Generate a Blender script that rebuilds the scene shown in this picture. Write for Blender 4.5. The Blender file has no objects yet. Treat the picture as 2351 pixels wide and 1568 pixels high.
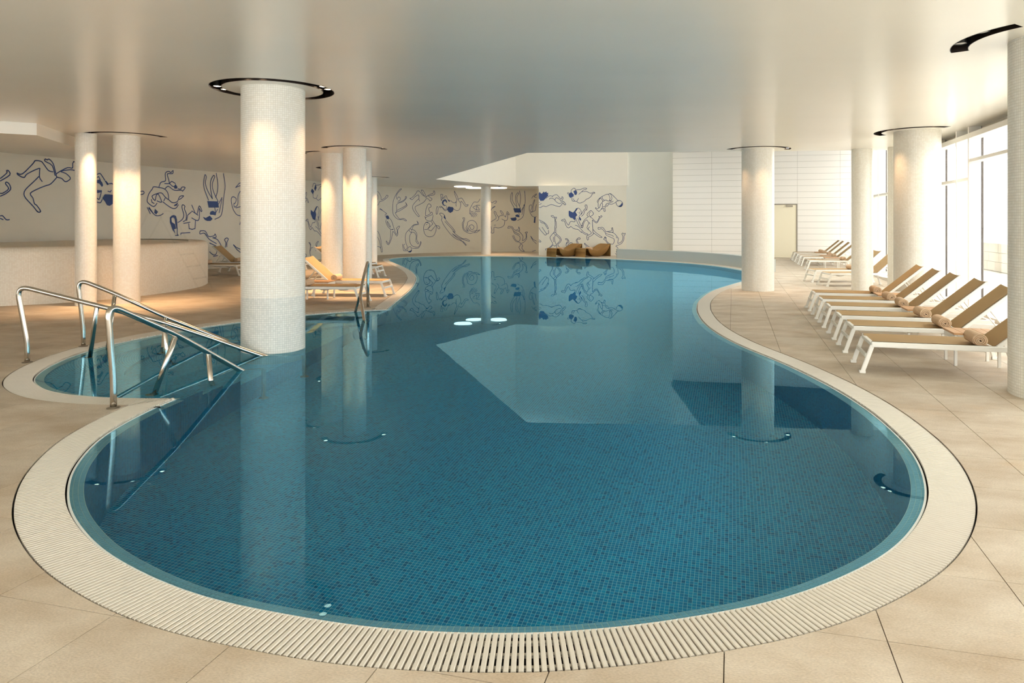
import bpy, bmesh, math, random
from mathutils import Vector, Matrix
from mathutils.geometry import delaunay_2d_cdt

random.seed(7)
S = bpy.context.scene
COL = S.collection

# ------------------------------------------------------------------ camera, sky, exposure
cam_d = bpy.data.cameras.new('camera')
cam = bpy.data.objects.new('camera', cam_d)
COL.objects.link(cam)
cam.location = (0, 0, 1.61)
cam.rotation_euler = (math.pi/2, 0, 0)
cam_d.sensor_width = 36
cam_d.lens = 24.33
cam_d.shift_x = -0.0402
cam_d.shift_y = -0.1174
cam_d.clip_end = 300
S.camera = cam

world = bpy.data.worlds.new('overcast_sky')
S.world = world
world.use_nodes = True
bg = world.node_tree.nodes['Background']
bg.inputs[0].default_value = (0.985, 0.99, 1.0, 1)
bg.inputs[1].default_value = 3.4

S.view_settings.view_transform = 'Standard'
S.view_settings.look = 'None'
S.view_settings.gamma = 1
S.view_settings.use_curve_mapping = False
S.view_settings.exposure = 0.64
try:
    S.cycles.use_denoising = True
    S.cycles.denoiser = 'OPENIMAGEDENOISE'
    S.cycles.use_light_tree = False
    S.cycles.use_adaptive_sampling = True
    S.cycles.adaptive_threshold = 0.1
    S.cycles.adaptive_min_samples = 16
    S.cycles.max_bounces = 9
    S.cycles.diffuse_bounces = 4
    S.cycles.glossy_bounces = 4
    S.cycles.transmission_bounces = 8
    S.cycles.transparent_max_bounces = 16
    S.cycles.sample_clamp_indirect = 6.0
    S.cycles.blur_glossy = 0.6
except Exception:
    pass

PI = math.pi
TH = math.radians(14.53)
CT, ST = math.cos(TH), math.sin(TH)
def AB(u, v):
    """deck grid (u across towards the windows, v along the glazing) to world xy"""
    return (CT*u + ST*v, -ST*u + CT*v)
def UV_of(x, y):
    return (CT*x - ST*y, ST*x + CT*y)

CEIL = 3.29
WATER = -0.02

# ------------------------------------------------------------------ materials
def new_mat(name):
    m = bpy.data.materials.new(name); m.use_nodes = True
    nt = m.node_tree
    b = nt.nodes['Principled BSDF']
    return m, nt, b
def N(nt, t, **kw):
    n = nt.nodes.new(t)
    for k, v in kw.items():
        setattr(n, k, v)
    return n
def L(nt, a, b): nt.links.new(a, b)
def rgba(c): return (c[0], c[1], c[2], 1)
def srgb(r, g, b):
    def f(c):
        c /= 255.0
        return c/12.92 if c <= 0.04045 else ((c+0.055)/1.055)**2.4
    return (f(r), f(g), f(b))

def plain(name, col, rough=0.5, metal=0.0, noise=0.0, nscale=6.0, spec=0.5, bump=0.0, stretch=(1,1,1)):
    m, nt, b = new_mat(name)
    b.inputs['Base Color'].default_value = rgba(col)
    b.inputs['Roughness'].default_value = rough
    b.inputs['Metallic'].default_value = metal
    b.inputs['Specular IOR Level'].default_value = spec
    if noise or bump:
        tc = N(nt, 'ShaderNodeTexCoord'); mp = N(nt, 'ShaderNodeMapping')
        mp.inputs['Scale'].default_value = stretch
        no = N(nt, 'ShaderNodeTexNoise'); no.inputs['Scale'].default_value = nscale; no.inputs['Detail'].default_value = 6
        L(nt, tc.outputs['Object'], mp.inputs[0]); L(nt, mp.outputs[0], no.inputs['Vector'])
        if noise:
            mx = N(nt, 'ShaderNodeMix', data_type='RGBA')
            mx.inputs[6].default_value = rgba([c*(1-noise) for c in col])
            mx.inputs[7].default_value = rgba([min(1, c*(1+noise)) for c in col])
            L(nt, no.outputs['Fac'], mx.inputs[0]); L(nt, mx.outputs[2], b.inputs['Base Color'])
        if bump:
            bp = N(nt, 'ShaderNodeBump'); bp.inputs['Strength'].default_value = bump; bp.inputs['Distance'].default_value = 0.01
            L(nt, no.outputs['Fac'], bp.inputs['Height']); L(nt, bp.outputs[0], b.inputs['Normal'])
    return m

def mosaic(name, cols, grout, pitch=0.0264, gw=0.07, rough=0.3, blotch=0.0, spec=0.5):
    """small square tiles from the UV map, which is in metres; one random colour for each tile"""
    m, nt, b = new_mat(name)
    uv = N(nt, 'ShaderNodeUVMap')
    sc = N(nt, 'ShaderNodeVectorMath', operation='SCALE'); sc.inputs['Scale'].default_value = 1.0/pitch
    L(nt, uv.outputs[0], sc.inputs[0])
    fl = N(nt, 'ShaderNodeVectorMath', operation='FLOOR'); L(nt, sc.outputs[0], fl.inputs[0])
    fr = N(nt, 'ShaderNodeVectorMath', operation='FRACTION'); L(nt, sc.outputs[0], fr.inputs[0])
    sb = N(nt, 'ShaderNodeVectorMath', operation='SUBTRACT'); sb.inputs[1].default_value = (0.5, 0.5, 0.0)
    L(nt, fr.outputs[0], sb.inputs[0])
    ab = N(nt, 'ShaderNodeVectorMath', operation='ABSOLUTE'); L(nt, sb.outputs[0], ab.inputs[0])
    sx = N(nt, 'ShaderNodeSeparateXYZ'); L(nt, ab.outputs[0], sx.inputs[0])
    mxx = N(nt, 'ShaderNodeMath', operation='MAXIMUM'); L(nt, sx.outputs[0], mxx.inputs[0]); L(nt, sx.outputs[1], mxx.inputs[1])
    gt = N(nt, 'ShaderNodeMath', operation='GREATER_THAN'); gt.inputs[1].default_value = 0.5-gw/2; L(nt, mxx.outputs[0], gt.inputs[0])
    wn = N(nt, 'ShaderNodeTexWhiteNoise', noise_dimensions='2D'); L(nt, fl.outputs[0], wn.inputs['Vector'])
    rp = N(nt, 'ShaderNodeValToRGB'); rp.color_ramp.interpolation = 'CONSTANT'
    el = rp.color_ramp.elements
    el.remove(el[1]); el[0].position = 0.0; el[0].color = rgba(cols[0][1])
    for p, c in cols[1:]:
        q = el.new(p); q.color = rgba(c)
    L(nt, wn.outputs['Value'], rp.inputs[0])
    mx = N(nt, 'ShaderNodeMix', data_type='RGBA')
    L(nt, gt.outputs[0], mx.inputs[0]); L(nt, rp.outputs[0], mx.inputs[6]); mx.inputs[7].default_value = rgba(grout)
    out = mx.outputs[2]
    if blotch:
        no = N(nt, 'ShaderNodeTexNoise'); no.inputs['Scale'].default_value = 2.2; no.inputs['Detail'].default_value = 5
        L(nt, uv.outputs[0], no.inputs['Vector'])
        mr = N(nt, 'ShaderNodeMapRange'); mr.inputs[3].default_value = 1-blotch; mr.inputs[4].default_value = 1+blotch
        L(nt, no.outputs['Fac'], mr.inputs[0])
        ml = N(nt, 'ShaderNodeMix', data_type='RGBA', blend_type='MULTIPLY'); ml.inputs[0].default_value = 1
        L(nt, out, ml.inputs[6]); L(nt, mr.outputs[0], ml.inputs[7]); out = ml.outputs[2]
    L(nt, out, b.inputs['Base Color'])
    b.inputs['Roughness'].default_value = rough
    b.inputs['Specular IOR Level'].default_value = spec
    return m

def stone_mat():
    m, nt, b = new_mat('deck_stone')
    tc = N(nt, 'ShaderNodeNewGeometry')
    rot = N(nt, 'ShaderNodeMapping'); rot.inputs['Rotation'].default_value = (0, 0, 0.55); rot.inputs['Scale'].default_value = (1.0, 1.7, 1)
    L(nt, tc.outputs['Position'], rot.inputs[0])
    n1 = N(nt, 'ShaderNodeTexNoise'); n1.inputs['Scale'].default_value = 1.6; n1.inputs['Detail'].default_value = 8; n1.inputs['Roughness'].default_value = 0.65
    L(nt, rot.outputs[0], n1.inputs['Vector'])
    n2 = N(nt, 'ShaderNodeTexNoise'); n2.inputs['Scale'].default_value = 90; n2.inputs['Detail'].default_value = 3
    L(nt, rot.outputs[0], n2.inputs['Vector'])
    rp = N(nt, 'ShaderNodeValToRGB'); e = rp.color_ramp.elements
    e[0].position = 0.3; e[0].color = rgba(srgb(179, 160, 135)); e[1].position = 0.70; e[1].color = rgba(srgb(212, 200, 181))
    L(nt, n1.outputs['Fac'], rp.inputs[0])
    n3 = N(nt, 'ShaderNodeTexNoise'); n3.inputs['Scale'].default_value = 2.1; n3.inputs['Detail'].default_value = 4
    L(nt, tc.outputs['Position'], n3.inputs['Vector'])
    mr3 = N(nt, 'ShaderNodeMapRange'); mr3.inputs[1].default_value = 0.58; mr3.inputs[2].default_value = 0.8; mr3.inputs[4].default_value = 0.35
    L(nt, n3.outputs['Fac'], mr3.inputs[0])
    mxs = N(nt, 'ShaderNodeMix', data_type='RGBA'); mxs.inputs[7].default_value = rgba(srgb(205, 170, 130))
    L(nt, mr3.outputs[0], mxs.inputs[0]); L(nt, rp.outputs[0], mxs.inputs[6])
    mr = N(nt, 'ShaderNodeMapRange'); mr.inputs[1].default_value = 0.3; mr.inputs[2].default_value = 0.7; mr.inputs[3].default_value = 0.86; mr.inputs[4].default_value = 1.10
    L(nt, n2.outputs['Fac'], mr.inputs[0])
    ml = N(nt, 'ShaderNodeMix', data_type='RGBA', blend_type='MULTIPLY'); ml.inputs[0].default_value = 1
    L(nt, mxs.outputs[2], ml.inputs[6]); L(nt, mr.outputs[0], ml.inputs[7])
    # one tint for each slab
    oi = N(nt, 'ShaderNodeNewGeometry')
    mr2 = N(nt, 'ShaderNodeMapRange'); mr2.inputs[3].default_value = 0.955; mr2.inputs[4].default_value = 1.04
    ob = N(nt, 'ShaderNodeObjectInfo')
    ad = N(nt, 'ShaderNodeMath', operation='ADD'); L(nt, oi.outputs['Random Per Island'], ad.inputs[0]); L(nt, ob.outputs['Random'], ad.inputs[1])
    frc = N(nt, 'ShaderNodeMath', operation='FRACT'); L(nt, ad.outputs[0], frc.inputs[0]); L(nt, frc.outputs[0], mr2.inputs[0])
    ml2 = N(nt, 'ShaderNodeMix', data_type='RGBA', blend_type='MULTIPLY'); ml2.inputs[0].default_value = 1
    L(nt, ml.outputs[2], ml2.inputs[6]); L(nt, mr2.outputs[0], ml2.inputs[7])
    L(nt, ml2.outputs[2], b.inputs['Base Color'])
    bp = N(nt, 'ShaderNodeBump'); bp.inputs['Strength'].default_value = 0.35; bp.inputs['Distance'].default_value = 0.004
    L(nt, n2.outputs['Fac'], bp.inputs['Height']); L(nt, bp.outputs[0], b.inputs['Normal'])
    b.inputs['Roughness'].default_value = 0.62
    b.inputs['Specular IOR Level'].default_value = 0.35
    return m

def water_mat():
    m, nt, b = new_mat('pool_water')
    nt.nodes.remove(b)
    g = N(nt, 'ShaderNodeBsdfRefraction'); g.inputs['IOR'].default_value = 1.333; g.inputs['Roughness'].default_value = 0.0
    g.inputs['Color'].default_value = (0.82, 0.985, 1.0, 1)
    gl = N(nt, 'ShaderNodeBsdfGlossy'); gl.inputs['Roughness'].default_value = 0.0; gl.inputs['Color'].default_value = (0.40, 0.78, 0.97, 1)
    fr = N(nt, 'ShaderNodeFresnel'); fr.inputs['IOR'].default_value = 1.333
    ms = N(nt, 'ShaderNodeMixShader')
    L(nt, fr.outputs[0], ms.inputs[0]); L(nt, g.outputs[0], ms.inputs[1]); L(nt, gl.outputs[0], ms.inputs[2])
    tc = N(nt, 'ShaderNodeNewGeometry')
    no = N(nt, 'ShaderNodeTexNoise'); no.inputs['Scale'].default_value = 0.9; no.inputs['Detail'].default_value = 2
    L(nt, tc.outputs['Position'], no.inputs['Vector'])
    bp = N(nt, 'ShaderNodeBump'); bp.inputs['Strength'].default_value = 0.012; bp.inputs['Distance'].default_value = 0.05
    L(nt, no.outputs['Fac'], bp.inputs['Height'])
    for q in (g, gl, fr): L(nt, bp.outputs[0], q.inputs['Normal'])
    L(nt, ms.outputs[0], nt.nodes['Material Output'].inputs['Surface'])
    return m

def pane_mat(name, tint=(0.97, 0.98, 0.97), gloss=1.0):
    m, nt, b = new_mat(name)
    nt.nodes.remove(b)
    tr = N(nt, 'ShaderNodeBsdfTransparent'); tr.inputs[0].default_value = rgba(tint)
    gl = N(nt, 'ShaderNodeBsdfGlossy'); gl.inputs['Roughness'].default_value = 0.02
    lw = N(nt, 'ShaderNodeLayerWeight'); lw.inputs[0].default_value = 0.5
    pw = N(nt, 'ShaderNodeMath', operation='POWER'); pw.inputs[1].default_value = 4.0
    L(nt, lw.outputs['Facing'], pw.inputs[0])
    mu = N(nt, 'ShaderNodeMath', operation='MULTIPLY_ADD'); mu.inputs[1].default_value = 0.5*gloss; mu.inputs[2].default_value = 0.03*gloss
    L(nt, pw.outputs[0], mu.inputs[0])
    mx = N(nt, 'ShaderNodeMixShader'); L(nt, mu.outputs[0], mx.inputs[0]); L(nt, tr.outputs[0], mx.inputs[1]); L(nt, gl.outputs[0], mx.inputs[2])
    L(nt, mx.outputs[0], nt.nodes['Material Output'].inputs['Surface'])
    return m

def emit_mat(name, col, s):
    m, nt, b = new_mat(name)
    b.inputs['Base Color'].default_value = rgba(col)
    b.inputs['Emission Color'].default_value = rgba(col)
    b.inputs['Emission Strength'].default_value = s
    return m

def fabric_mat(name, c, scale=260, var=0.22):
    m, nt, b = new_mat(name)
    tc = N(nt, 'ShaderNodeTexCoord')
    w1 = N(nt, 'ShaderNodeTexWave', wave_type='BANDS', bands_direction='X'); w1.inputs['Scale'].default_value = scale/6.28
    w2 = N(nt, 'ShaderNodeTexWave', wave_type='BANDS', bands_direction='Y'); w2.inputs['Scale'].default_value = scale/6.28
    L(nt, tc.outputs['Object'], w1.inputs[0]); L(nt, tc.outputs['Object'], w2.inputs[0])
    ad = N(nt, 'ShaderNodeMath', operation='MULTIPLY'); L(nt, w1.outputs['Fac'], ad.inputs[0]); L(nt, w2.outputs['Fac'], ad.inputs[1])
    mx = N(nt, 'ShaderNodeMix', data_type='RGBA')
    mx.inputs[6].default_value = rgba([x*(1-var) for x in c]); mx.inputs[7].default_value = rgba([min(1, x*(1+var)) for x in c])
    L(nt, ad.outputs[0], mx.inputs[0]); L(nt, mx.outputs[2], b.inputs['Base Color'])
    b.inputs['Roughness'].default_value = 0.8
    b.inputs['Specular IOR Level'].default_value = 0.2
    return m

BLUES = [(0.0, srgb(0, 120, 180)), (0.07, srgb(0, 146, 203)), (0.34, srgb(0, 157, 212)), (0.62, srgb(0, 167, 218)), (0.88, srgb(0, 135, 192)), (0.96, srgb(20, 180, 222))]
M = {}
M['pool'] = mosaic('blue_mosaic', BLUES, srgb(196, 240, 244), rough=0.35, gw=0.095)
M['rim'] = mosaic('pale_blue_mosaic', [(0, srgb(130, 194, 222)), (0.4, srgb(146, 206, 228)), (0.8, srgb(120, 184, 216))], srgb(236, 244, 242), rough=0.3, gw=0.10)
CREAMS = [(0, srgb(238, 233, 221)), (0.4, srgb(241, 237, 226)), (0.75, srgb(235, 230, 217))]
M['column'] = mosaic('cream_mosaic', CREAMS, srgb(206, 201, 188), rough=0.32, gw=0.11, blotch=0.03)
M['column_foot'] = mosaic('grey_cream_mosaic', [(0, srgb(226, 224, 215)), (0.4, srgb(231, 229, 220)), (0.75, srgb(220, 219, 210))], srgb(190, 190, 182), rough=0.3, gw=0.12, blotch=0.05)
M['tub'] = mosaic('warm_cream_mosaic', [(0, srgb(233, 222, 203)), (0.5, srgb(238, 229, 212))], srgb(205, 192, 170), rough=0.4, gw=0.10, blotch=0.03)
M['stone'] = stone_mat()
M['grout'] = plain('deck_joint', srgb(112, 98, 80), 0.9)
M['water'] = water_mat()
M['ceiling'] = plain('satin_ceiling', srgb(243, 238, 225), 0.24, noise=0.035, nscale=1.3, spec=0.55, stretch=(0.35, 1, 1))
M['white_wall'] = plain('white_plaster', srgb(232, 224, 208), 0.55, noise=0.015, nscale=3)
M['mural_wall'] = plain('mural_ground', srgb(222, 214, 196), 0.6, noise=0.02, nscale=4)
M['niche'] = plain('grey_plaster', srgb(216, 214, 201), 0.5, noise=0.015, nscale=2)
M['panel'] = plain('white_panel', srgb(240, 235, 226), 0.32, spec=0.45)
M['panel_joint'] = plain('panel_joint', srgb(150, 142, 128), 0.8)
M['door'] = plain('cream_door', srgb(238, 228, 200), 0.4)
M['blue_ink'] = plain('mural_blue', srgb(50, 72, 124), 0.55)
M['grate'] = plain('cream_grating', srgb(212, 205, 191), 0.42, noise=0.05, nscale=9)
M['channel'] = plain('drain_channel', srgb(58, 52, 44), 0.85, noise=0.15, nscale=12)
M['steel'] = plain('polished_steel', srgb(206, 200, 190), 0.13, metal=1.0)
M['steel_dark'] = plain('flange_steel', srgb(150, 142, 130), 0.3, metal=1.0)
M['white_metal'] = plain('white_powder_coat', srgb(238, 235, 226), 0.38)
M['frame'] = plain('white_window_frame', srgb(240, 236, 228), 0.4)
M['gasket'] = plain('dark_gasket', srgb(70, 58, 50), 0.7)
M['sling'] = fabric_mat('tan_sling', srgb(186, 156, 114))
M['towel'] = plain('taupe_towel', srgb(214, 184, 152), 0.95, noise=0.10, nscale=60, spec=0.1, bump=0.5)
M['teak'] = plain('teak', srgb(196, 150, 104), 0.5, noise=0.18, nscale=9, stretch=(1, 12, 1))
M['wicker'] = fabric_mat('wicker', srgb(168, 126, 74), scale=120, var=0.35)
M['bronze'] = plain('dark_bronze', srgb(58, 48, 42), 0.35, metal=0.6)
M['lamp_black'] = plain('lamp_black', srgb(20, 18, 16), 0.5)
M['lamp'] = emit_mat('lamp_lens', (1.0, 0.80, 0.55), 6)
M['lamp_off'] = plain('lamp_glass_off', srgb(190, 184, 174), 0.2)
M['ceil_lamp'] = emit_mat('opal_lamp', (1.0, 0.93, 0.78), 2.6)
M['glass'] = pane_mat('clear_glass')
M['acrylic'] = pane_mat('clear_acrylic', (0.985, 0.985, 0.98), 0.35)
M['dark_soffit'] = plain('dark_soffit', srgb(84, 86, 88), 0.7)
M['terrace'] = plain('pale_terrace', srgb(226, 220, 208), 0.7, noise=0.04, nscale=3)
M['garden_stone'] = plain('pale_wall_stone', srgb(226, 218, 204), 0.8, noise=0.05, nscale=4)
M['dark_plastic'] = plain('grey_foot', srgb(196, 190, 180), 0.5)

# ------------------------------------------------------------------ mesh helpers
def link(o, parent=None):
    COL.objects.link(o)
    if parent: o.parent = parent
    return o
def mesh(name, verts, faces, mat, parent=None, uv=None, smooth=False, loc=None):
    me = bpy.data.meshes.new(name)
    me.from_pydata([tuple(v) for v in verts], [], faces)
    if uv is not None:
        lay = me.uv_layers.new(name='UVMap')
        for l in me.loops:
            lay.data[l.index].uv = uv[l.vertex_index]
    if mat: me.materials.append(mat)
    if smooth:
        for p in me.polygons: p.use_smooth = True
    me.update()
    o = bpy.data.objects.new(name, me)
    if loc: o.location = loc
    return link(o, parent)
def from_bm(name, bm, mat, parent=None, smooth=False, loc=None):
    me = bpy.data.meshes.new(name); bm.to_mesh(me); bm.free()
    if mat: me.materials.append(mat)
    if smooth:
        for p in me.polygons: p.use_smooth = True
    o = bpy.data.objects.new(name, me)
    if loc: o.location = loc
    return link(o, parent)
def empty(name, loc=(0, 0, 0), rz=0, parent=None):
    o = bpy.data.objects.new(name, None); o.empty_display_size = 0.2
    o.location = loc; o.rotation_euler = (0, 0, rz)
    return link(o, parent)
def tag(o, label=None, cat=None, group=None, kind=None):
    if label: o['label'] = label
    if cat: o['category'] = cat
    if group: o['group'] = group
    if kind: o['kind'] = kind
    return o
def copy_tree(o, parent=None):
    c = o.copy(); COL.objects.link(c); c.parent = parent
    for ch in list(o.children): copy_tree(ch, c)
    return c
class MB:
    def __init__(s): s.v = []; s.f = []; s.uv = []
    def add(s, v, f, uv=None):
        n = len(s.v); s.v += [tuple(p) for p in v]; s.f += [tuple(i+n for i in q) for q in f]
        s.uv += uv if uv else [(0, 0)]*len(v)
        return s
    def box(s, x0, x1, y0, y1, z0, z1):
        return s.add([(x0,y0,z0),(x1,y0,z0),(x1,y1,z0),(x0,y1,z0),(x0,y0,z1),(x1,y0,z1),(x1,y1,z1),(x0,y1,z1)],
                     [(3,2,1,0),(4,5,6,7),(0,1,5,4),(1,2,6,5),(2,3,7,6),(3,0,4,7)])
    def build(s, name, mat, parent=None, smooth=False, use_uv=False):
        return mesh(name, s.v, s.f, mat, parent, s.uv if use_uv else None, smooth)
def bevel_box(name, x0, x1, y0, y1, z0, z1, mat, parent=None, bev=0.006, rot=None):
    bm = bmesh.new(); bmesh.ops.create_cube(bm, size=1)
    for v in bm.verts:
        v.co = Vector(((x0+x1)/2+v.co.x*(x1-x0), (y0+y1)/2+v.co.y*(y1-y0), (z0+z1)/2+v.co.z*(z1-z0)))
    if bev: bmesh.ops.bevel(bm, geom=bm.edges[:], offset=bev, segments=2, affect='EDGES', profile=0.6)
    if rot: bm.transform(rot)
    return from_bm(name, bm, mat, parent)
def fillet(pts, r, n=6):
    pts = [Vector(p) for p in pts]; out = [pts[0]]
    for i in range(1, len(pts)-1):
        a, b, c = pts[i-1], pts[i], pts[i+1]
        d1 = (a-b); d2 = (c-b)
        k = min(r, d1.length*0.45, d2.length*0.45)
        p0 = b+d1.normalized()*k; p1 = b+d2.normalized()*k
        for j in range(n+1):
            t = j/n
            out.append(p0*(1-t)**2 + b*2*t*(1-t) + p1*t*t)
    out.append(pts[-1]); return out
def tube_geo(path, r, seg=12):
    path = [Vector(p) for p in path]; n = len(path); V = []; F = []
    up = None
    for i, p in enumerate(path):
        t = (path[min(i+1, n-1)]-path[max(i-1, 0)]).normalized()
        if up is None:
            up = Vector((0, 0, 1)) if abs(t.z) < 0.9 else Vector((1, 0, 0))
        up = (up - t*up.dot(t)).normalized()
        s = t.cross(up)
        for k in range(seg):
            a = 2*PI*k/seg
            V.append(p + up*math.cos(a)*r + s*math.sin(a)*r)
    for i in range(n-1):
        for k in range(seg):
            a = i*seg+k; b = i*seg+(k+1) % seg
            F.append((a, b, b+seg, a+seg))
    F.append(tuple(range(seg-1, -1, -1))); F.append(tuple((n-1)*seg+k for k in range(seg)))
    return V, F
def tube(name, path, r, mat, parent=None, seg=12):
    V, F = tube_geo(path, r, seg)
    return mesh(name, V, F, mat, parent, smooth=True)
def lathe(name, prof, mat, parent=None, seg=48, uvr=None, smooth=True, loc=None):
    """prof: list of (r, z). UV in metres round the shaft."""
    V = []; F = []; U = []
    acc = [0]
    for i in range(1, len(prof)):
        acc.append(acc[-1]+math.hypot(prof[i][0]-prof[i-1][0], prof[i][1]-prof[i-1][1]))
    for i, (r, z) in enumerate(prof):
        for k in range(seg+1):
            a = 2*PI*k/seg
            V.append((r*math.cos(a), r*math.sin(a), z)); U.append((a*(uvr or r), acc[i]))
    w = seg+1
    for i in range(len(prof)-1):
        for k in range(seg):
            F.append((i*w+k, i*w+k+1, (i+1)*w+k+1, (i+1)*w+k))
    return mesh(name, V, F, mat, parent, U, smooth, loc)
def in_poly(x, y, P):
    c = False; j = len(P)-1
    for i in range(len(P)):
        xi, yi = P[i]; xj, yj = P[j]
        if (yi > y) != (yj > y) and x < (xj-xi)*(y-yi)/(yj-yi)+xi: c = not c
        j = i
    return c
def cdt(polys):
    """triangulate all loops together; gives points and triangles"""
    vs = []; es = []
    for P in polys:
        n = len(vs)
        vs += [Vector(p) for p in P]
        es += [(n+i, n+(i+1) % len(P)) for i in range(len(P))]
    r = delaunay_2d_cdt(vs, es, [], 0, 1e-5)
    return [tuple(p) for p in r[0]], [tuple(f) for f in r[2]]
def flat_fill(P, keep=None, extra=()):
    vs, fs = cdt([P]+list(extra))
    out = []
    for f in fs:
        cxx = sum(vs[i][0] for i in f)/3; cyy = sum(vs[i][1] for i in f)/3
        if in_poly(cxx, cyy, P) and (keep is None or keep(cxx, cyy)):
            a, b, c = (vs[i] for i in f)
            if (b[0]-a[0])*(c[1]-a[1])-(b[1]-a[1])*(c[0]-a[0]) < 0: f = f[::-1]
            out.append(tuple(f))
    return vs, out
def catmull(P, per=8):
    out = []
    for i in range(len(P)-1):
        p0 = Vector(P[max(i-1, 0)]); p1 = Vector(P[i]); p2 = Vector(P[i+1]); p3 = Vector(P[min(i+2, len(P)-1)])
        for k in range(per):
            t = k/per
            out.append(0.5*((2*p1)+(p2-p0)*t+(2*p0-5*p1+4*p2-p3)*t*t+(3*p1-p0-3*p2+p3)*t**3))
    out.append(Vector(P[-1])); return out
def resample(P, step):
    P = [Vector(p) for p in P]
    d = [0]
    for i in range(1, len(P)): d.append(d[-1]+(P[i]-P[i-1]).length)
    n = max(2, round(d[-1]/step)); out = []; j = 0
    for k in range(n+1):
        s = d[-1]*k/n
        while j < len(P)-2 and d[j+1] < s: j += 1
        t = (s-d[j])/max(1e-9, d[j+1]-d[j])
        out.append(P[j].lerp(P[j+1], t))
    return out
def smooth_line(P, it):
    P = [Vector(p) for p in P]
    for _ in range(it):
        Q = P[:]
        for i in range(1, len(P)-1): Q[i] = P[i]*0.5+(P[i-1]+P[i+1])*0.25
        P = Q
    return P
def normals(P, side):
    out = []
    for i in range(len(P)):
        t = (P[min(i+1, len(P)-1)]-P[max(i-1, 0)]).normalized()
        out.append(Vector((t.y, -t.x))*side)
    return out
def offset(P, d, side):
    return [p+n*d for p, n in zip(P, normals(P, side))]
def seg_x(a, b, c, d):
    r = b-a; s = d-c; den = r.x*s.y-r.y*s.x
    if abs(den) < 1e-12: return None
    t = ((c-a).x*s.y-(c-a).y*s.x)/den; u = ((c-a).x*r.y-(c-a).y*r.x)/den
    if 0 <= t <= 1 and 0 <= u <= 1: return a+r*t
    return None

# ------------------------------------------------------------------ pool outline (metres on the deck)
# main basin, from the near tip of the shallow bay round the near lobe, the waist, the far lobe and back
MAIN = [(-3.446,6.333),(-3.469,6.037),(-3.462,5.79),(-3.43,5.422),(-3.37,5.13),(-3.247,4.783),(-3.111,4.487),(-2.999,4.297),(-2.883,4.122),(-2.727,3.915),(-2.537,3.711),(-2.303,3.492),(-2.108,3.342),(-1.849,3.175),(-1.667,3.074),(-1.505,2.997),(-1.358,2.941),(-1.223,2.9),(-1.016,2.842),(-0.819,2.791),(-0.586,2.753),(-0.363,2.738),(-0.121,2.733),(0.055,2.745),(0.234,2.772),(0.408,2.805),(0.561,2.846),(0.758,2.9),(0.89,2.945),(1.059,3.018),(1.271,3.136),(1.536,3.316),(1.721,3.474),(1.914,3.684),(2.074,3.895),(2.209,4.111),(2.304,4.302),(2.422,4.576),(2.521,4.882),(2.585,5.154),(2.66,5.611),(2.696,5.922),(2.717,6.348),(2.715,6.816),(2.67,7.443),(2.605,7.994),(2.53,8.45),(2.45,8.931),(2.395,9.453),(2.368,10.0),(2.375,10.672),(2.439,11.476),(2.571,12.41),(2.698,13.055),(2.934,14.016),(3.363,15.281),(3.77,16.259),(4.259,17.176),(4.782,18.112),(5.42,19.2),(5.85,20.1),(6.12,20.95),(6.25,21.8),(6.26,22.7),(6.18,23.6),(5.93,24.9),(5.46,26.2),(4.733,27.45),(3.851,28.5),(2.815,29.45),(1.408,30.45),(-0.393,31.4),(-2.436,32.0),(-4.4,32.15),(-5.7,31.85),(-6.6,31.2),(-6.98,30.2),(-6.9,29.1),(-6.55,27.9),(-6.1,26.7),(-5.5,25.1),(-4.86,23.27),(-4.3,21.4),(-3.9,19.77),(-3.62,18.16),(-3.45,16.95),(-3.33,15.89),(-3.23,14.73),(-3.135,13.646),(-3.054,12.7)]
# shallow entry bay, from the far tip back to the near tip
BAY = [(-3.054,12.7),(-3.32,12.62),(-3.56,12.50),(-3.85,12.32),(-4.117,12.137),(-4.38,11.92),(-4.73,11.563),(-5.02,11.164),(-5.2,10.87),(-5.37,10.56),(-5.53,10.177),(-5.65,9.8),(-5.73,9.5),(-5.8,9.152),(-5.82,8.733),(-5.775,8.283),(-5.655,7.808),(-5.55,7.53),(-5.437,7.286),(-5.32,7.1),(-5.19,6.945),(-5.03,6.79),(-4.83,6.635),(-4.62,6.52),(-4.38,6.425),(-4.1,6.36),(-3.80,6.334),(-3.446,6.333)]
PM = resample(smooth_line(resample(catmull(MAIN), 0.06), 10), 0.045)
PB = resample(smooth_line(resample(catmull(BAY), 0.06), 10), 0.045)
# the outline runs counter-clockwise round the water (near lobe first to the right), so the deck lies to the right of the heading
def outward(P):
    return 1.0
def off(P, d): return offset(P, d, 1.0)
# full ring of the water
RING = PM[:-1]+PB[:-1]
def trimmed(d):
    """outline moved d into the deck, the two runs cut where they cross at the tips"""
    a = off(PM, d); b = off(PB, d)
    def cut(p, q):
        # p starts near where q ends
        for i in range(0, min(60, len(p)-1)):
            for j in range(len(q)-2, max(0, len(q)-60), -1):
                x = seg_x(p[i], p[i+1], q[j], q[j+1])
                if x is not None: return [x]+p[i+1:], q[:j+1]+[x]
        return p, q
    a, b = cut(a, b)
    b, a = cut(b, a)
    return a, b
def tup(P): return [(p.x, p.y) for p in P]

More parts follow.
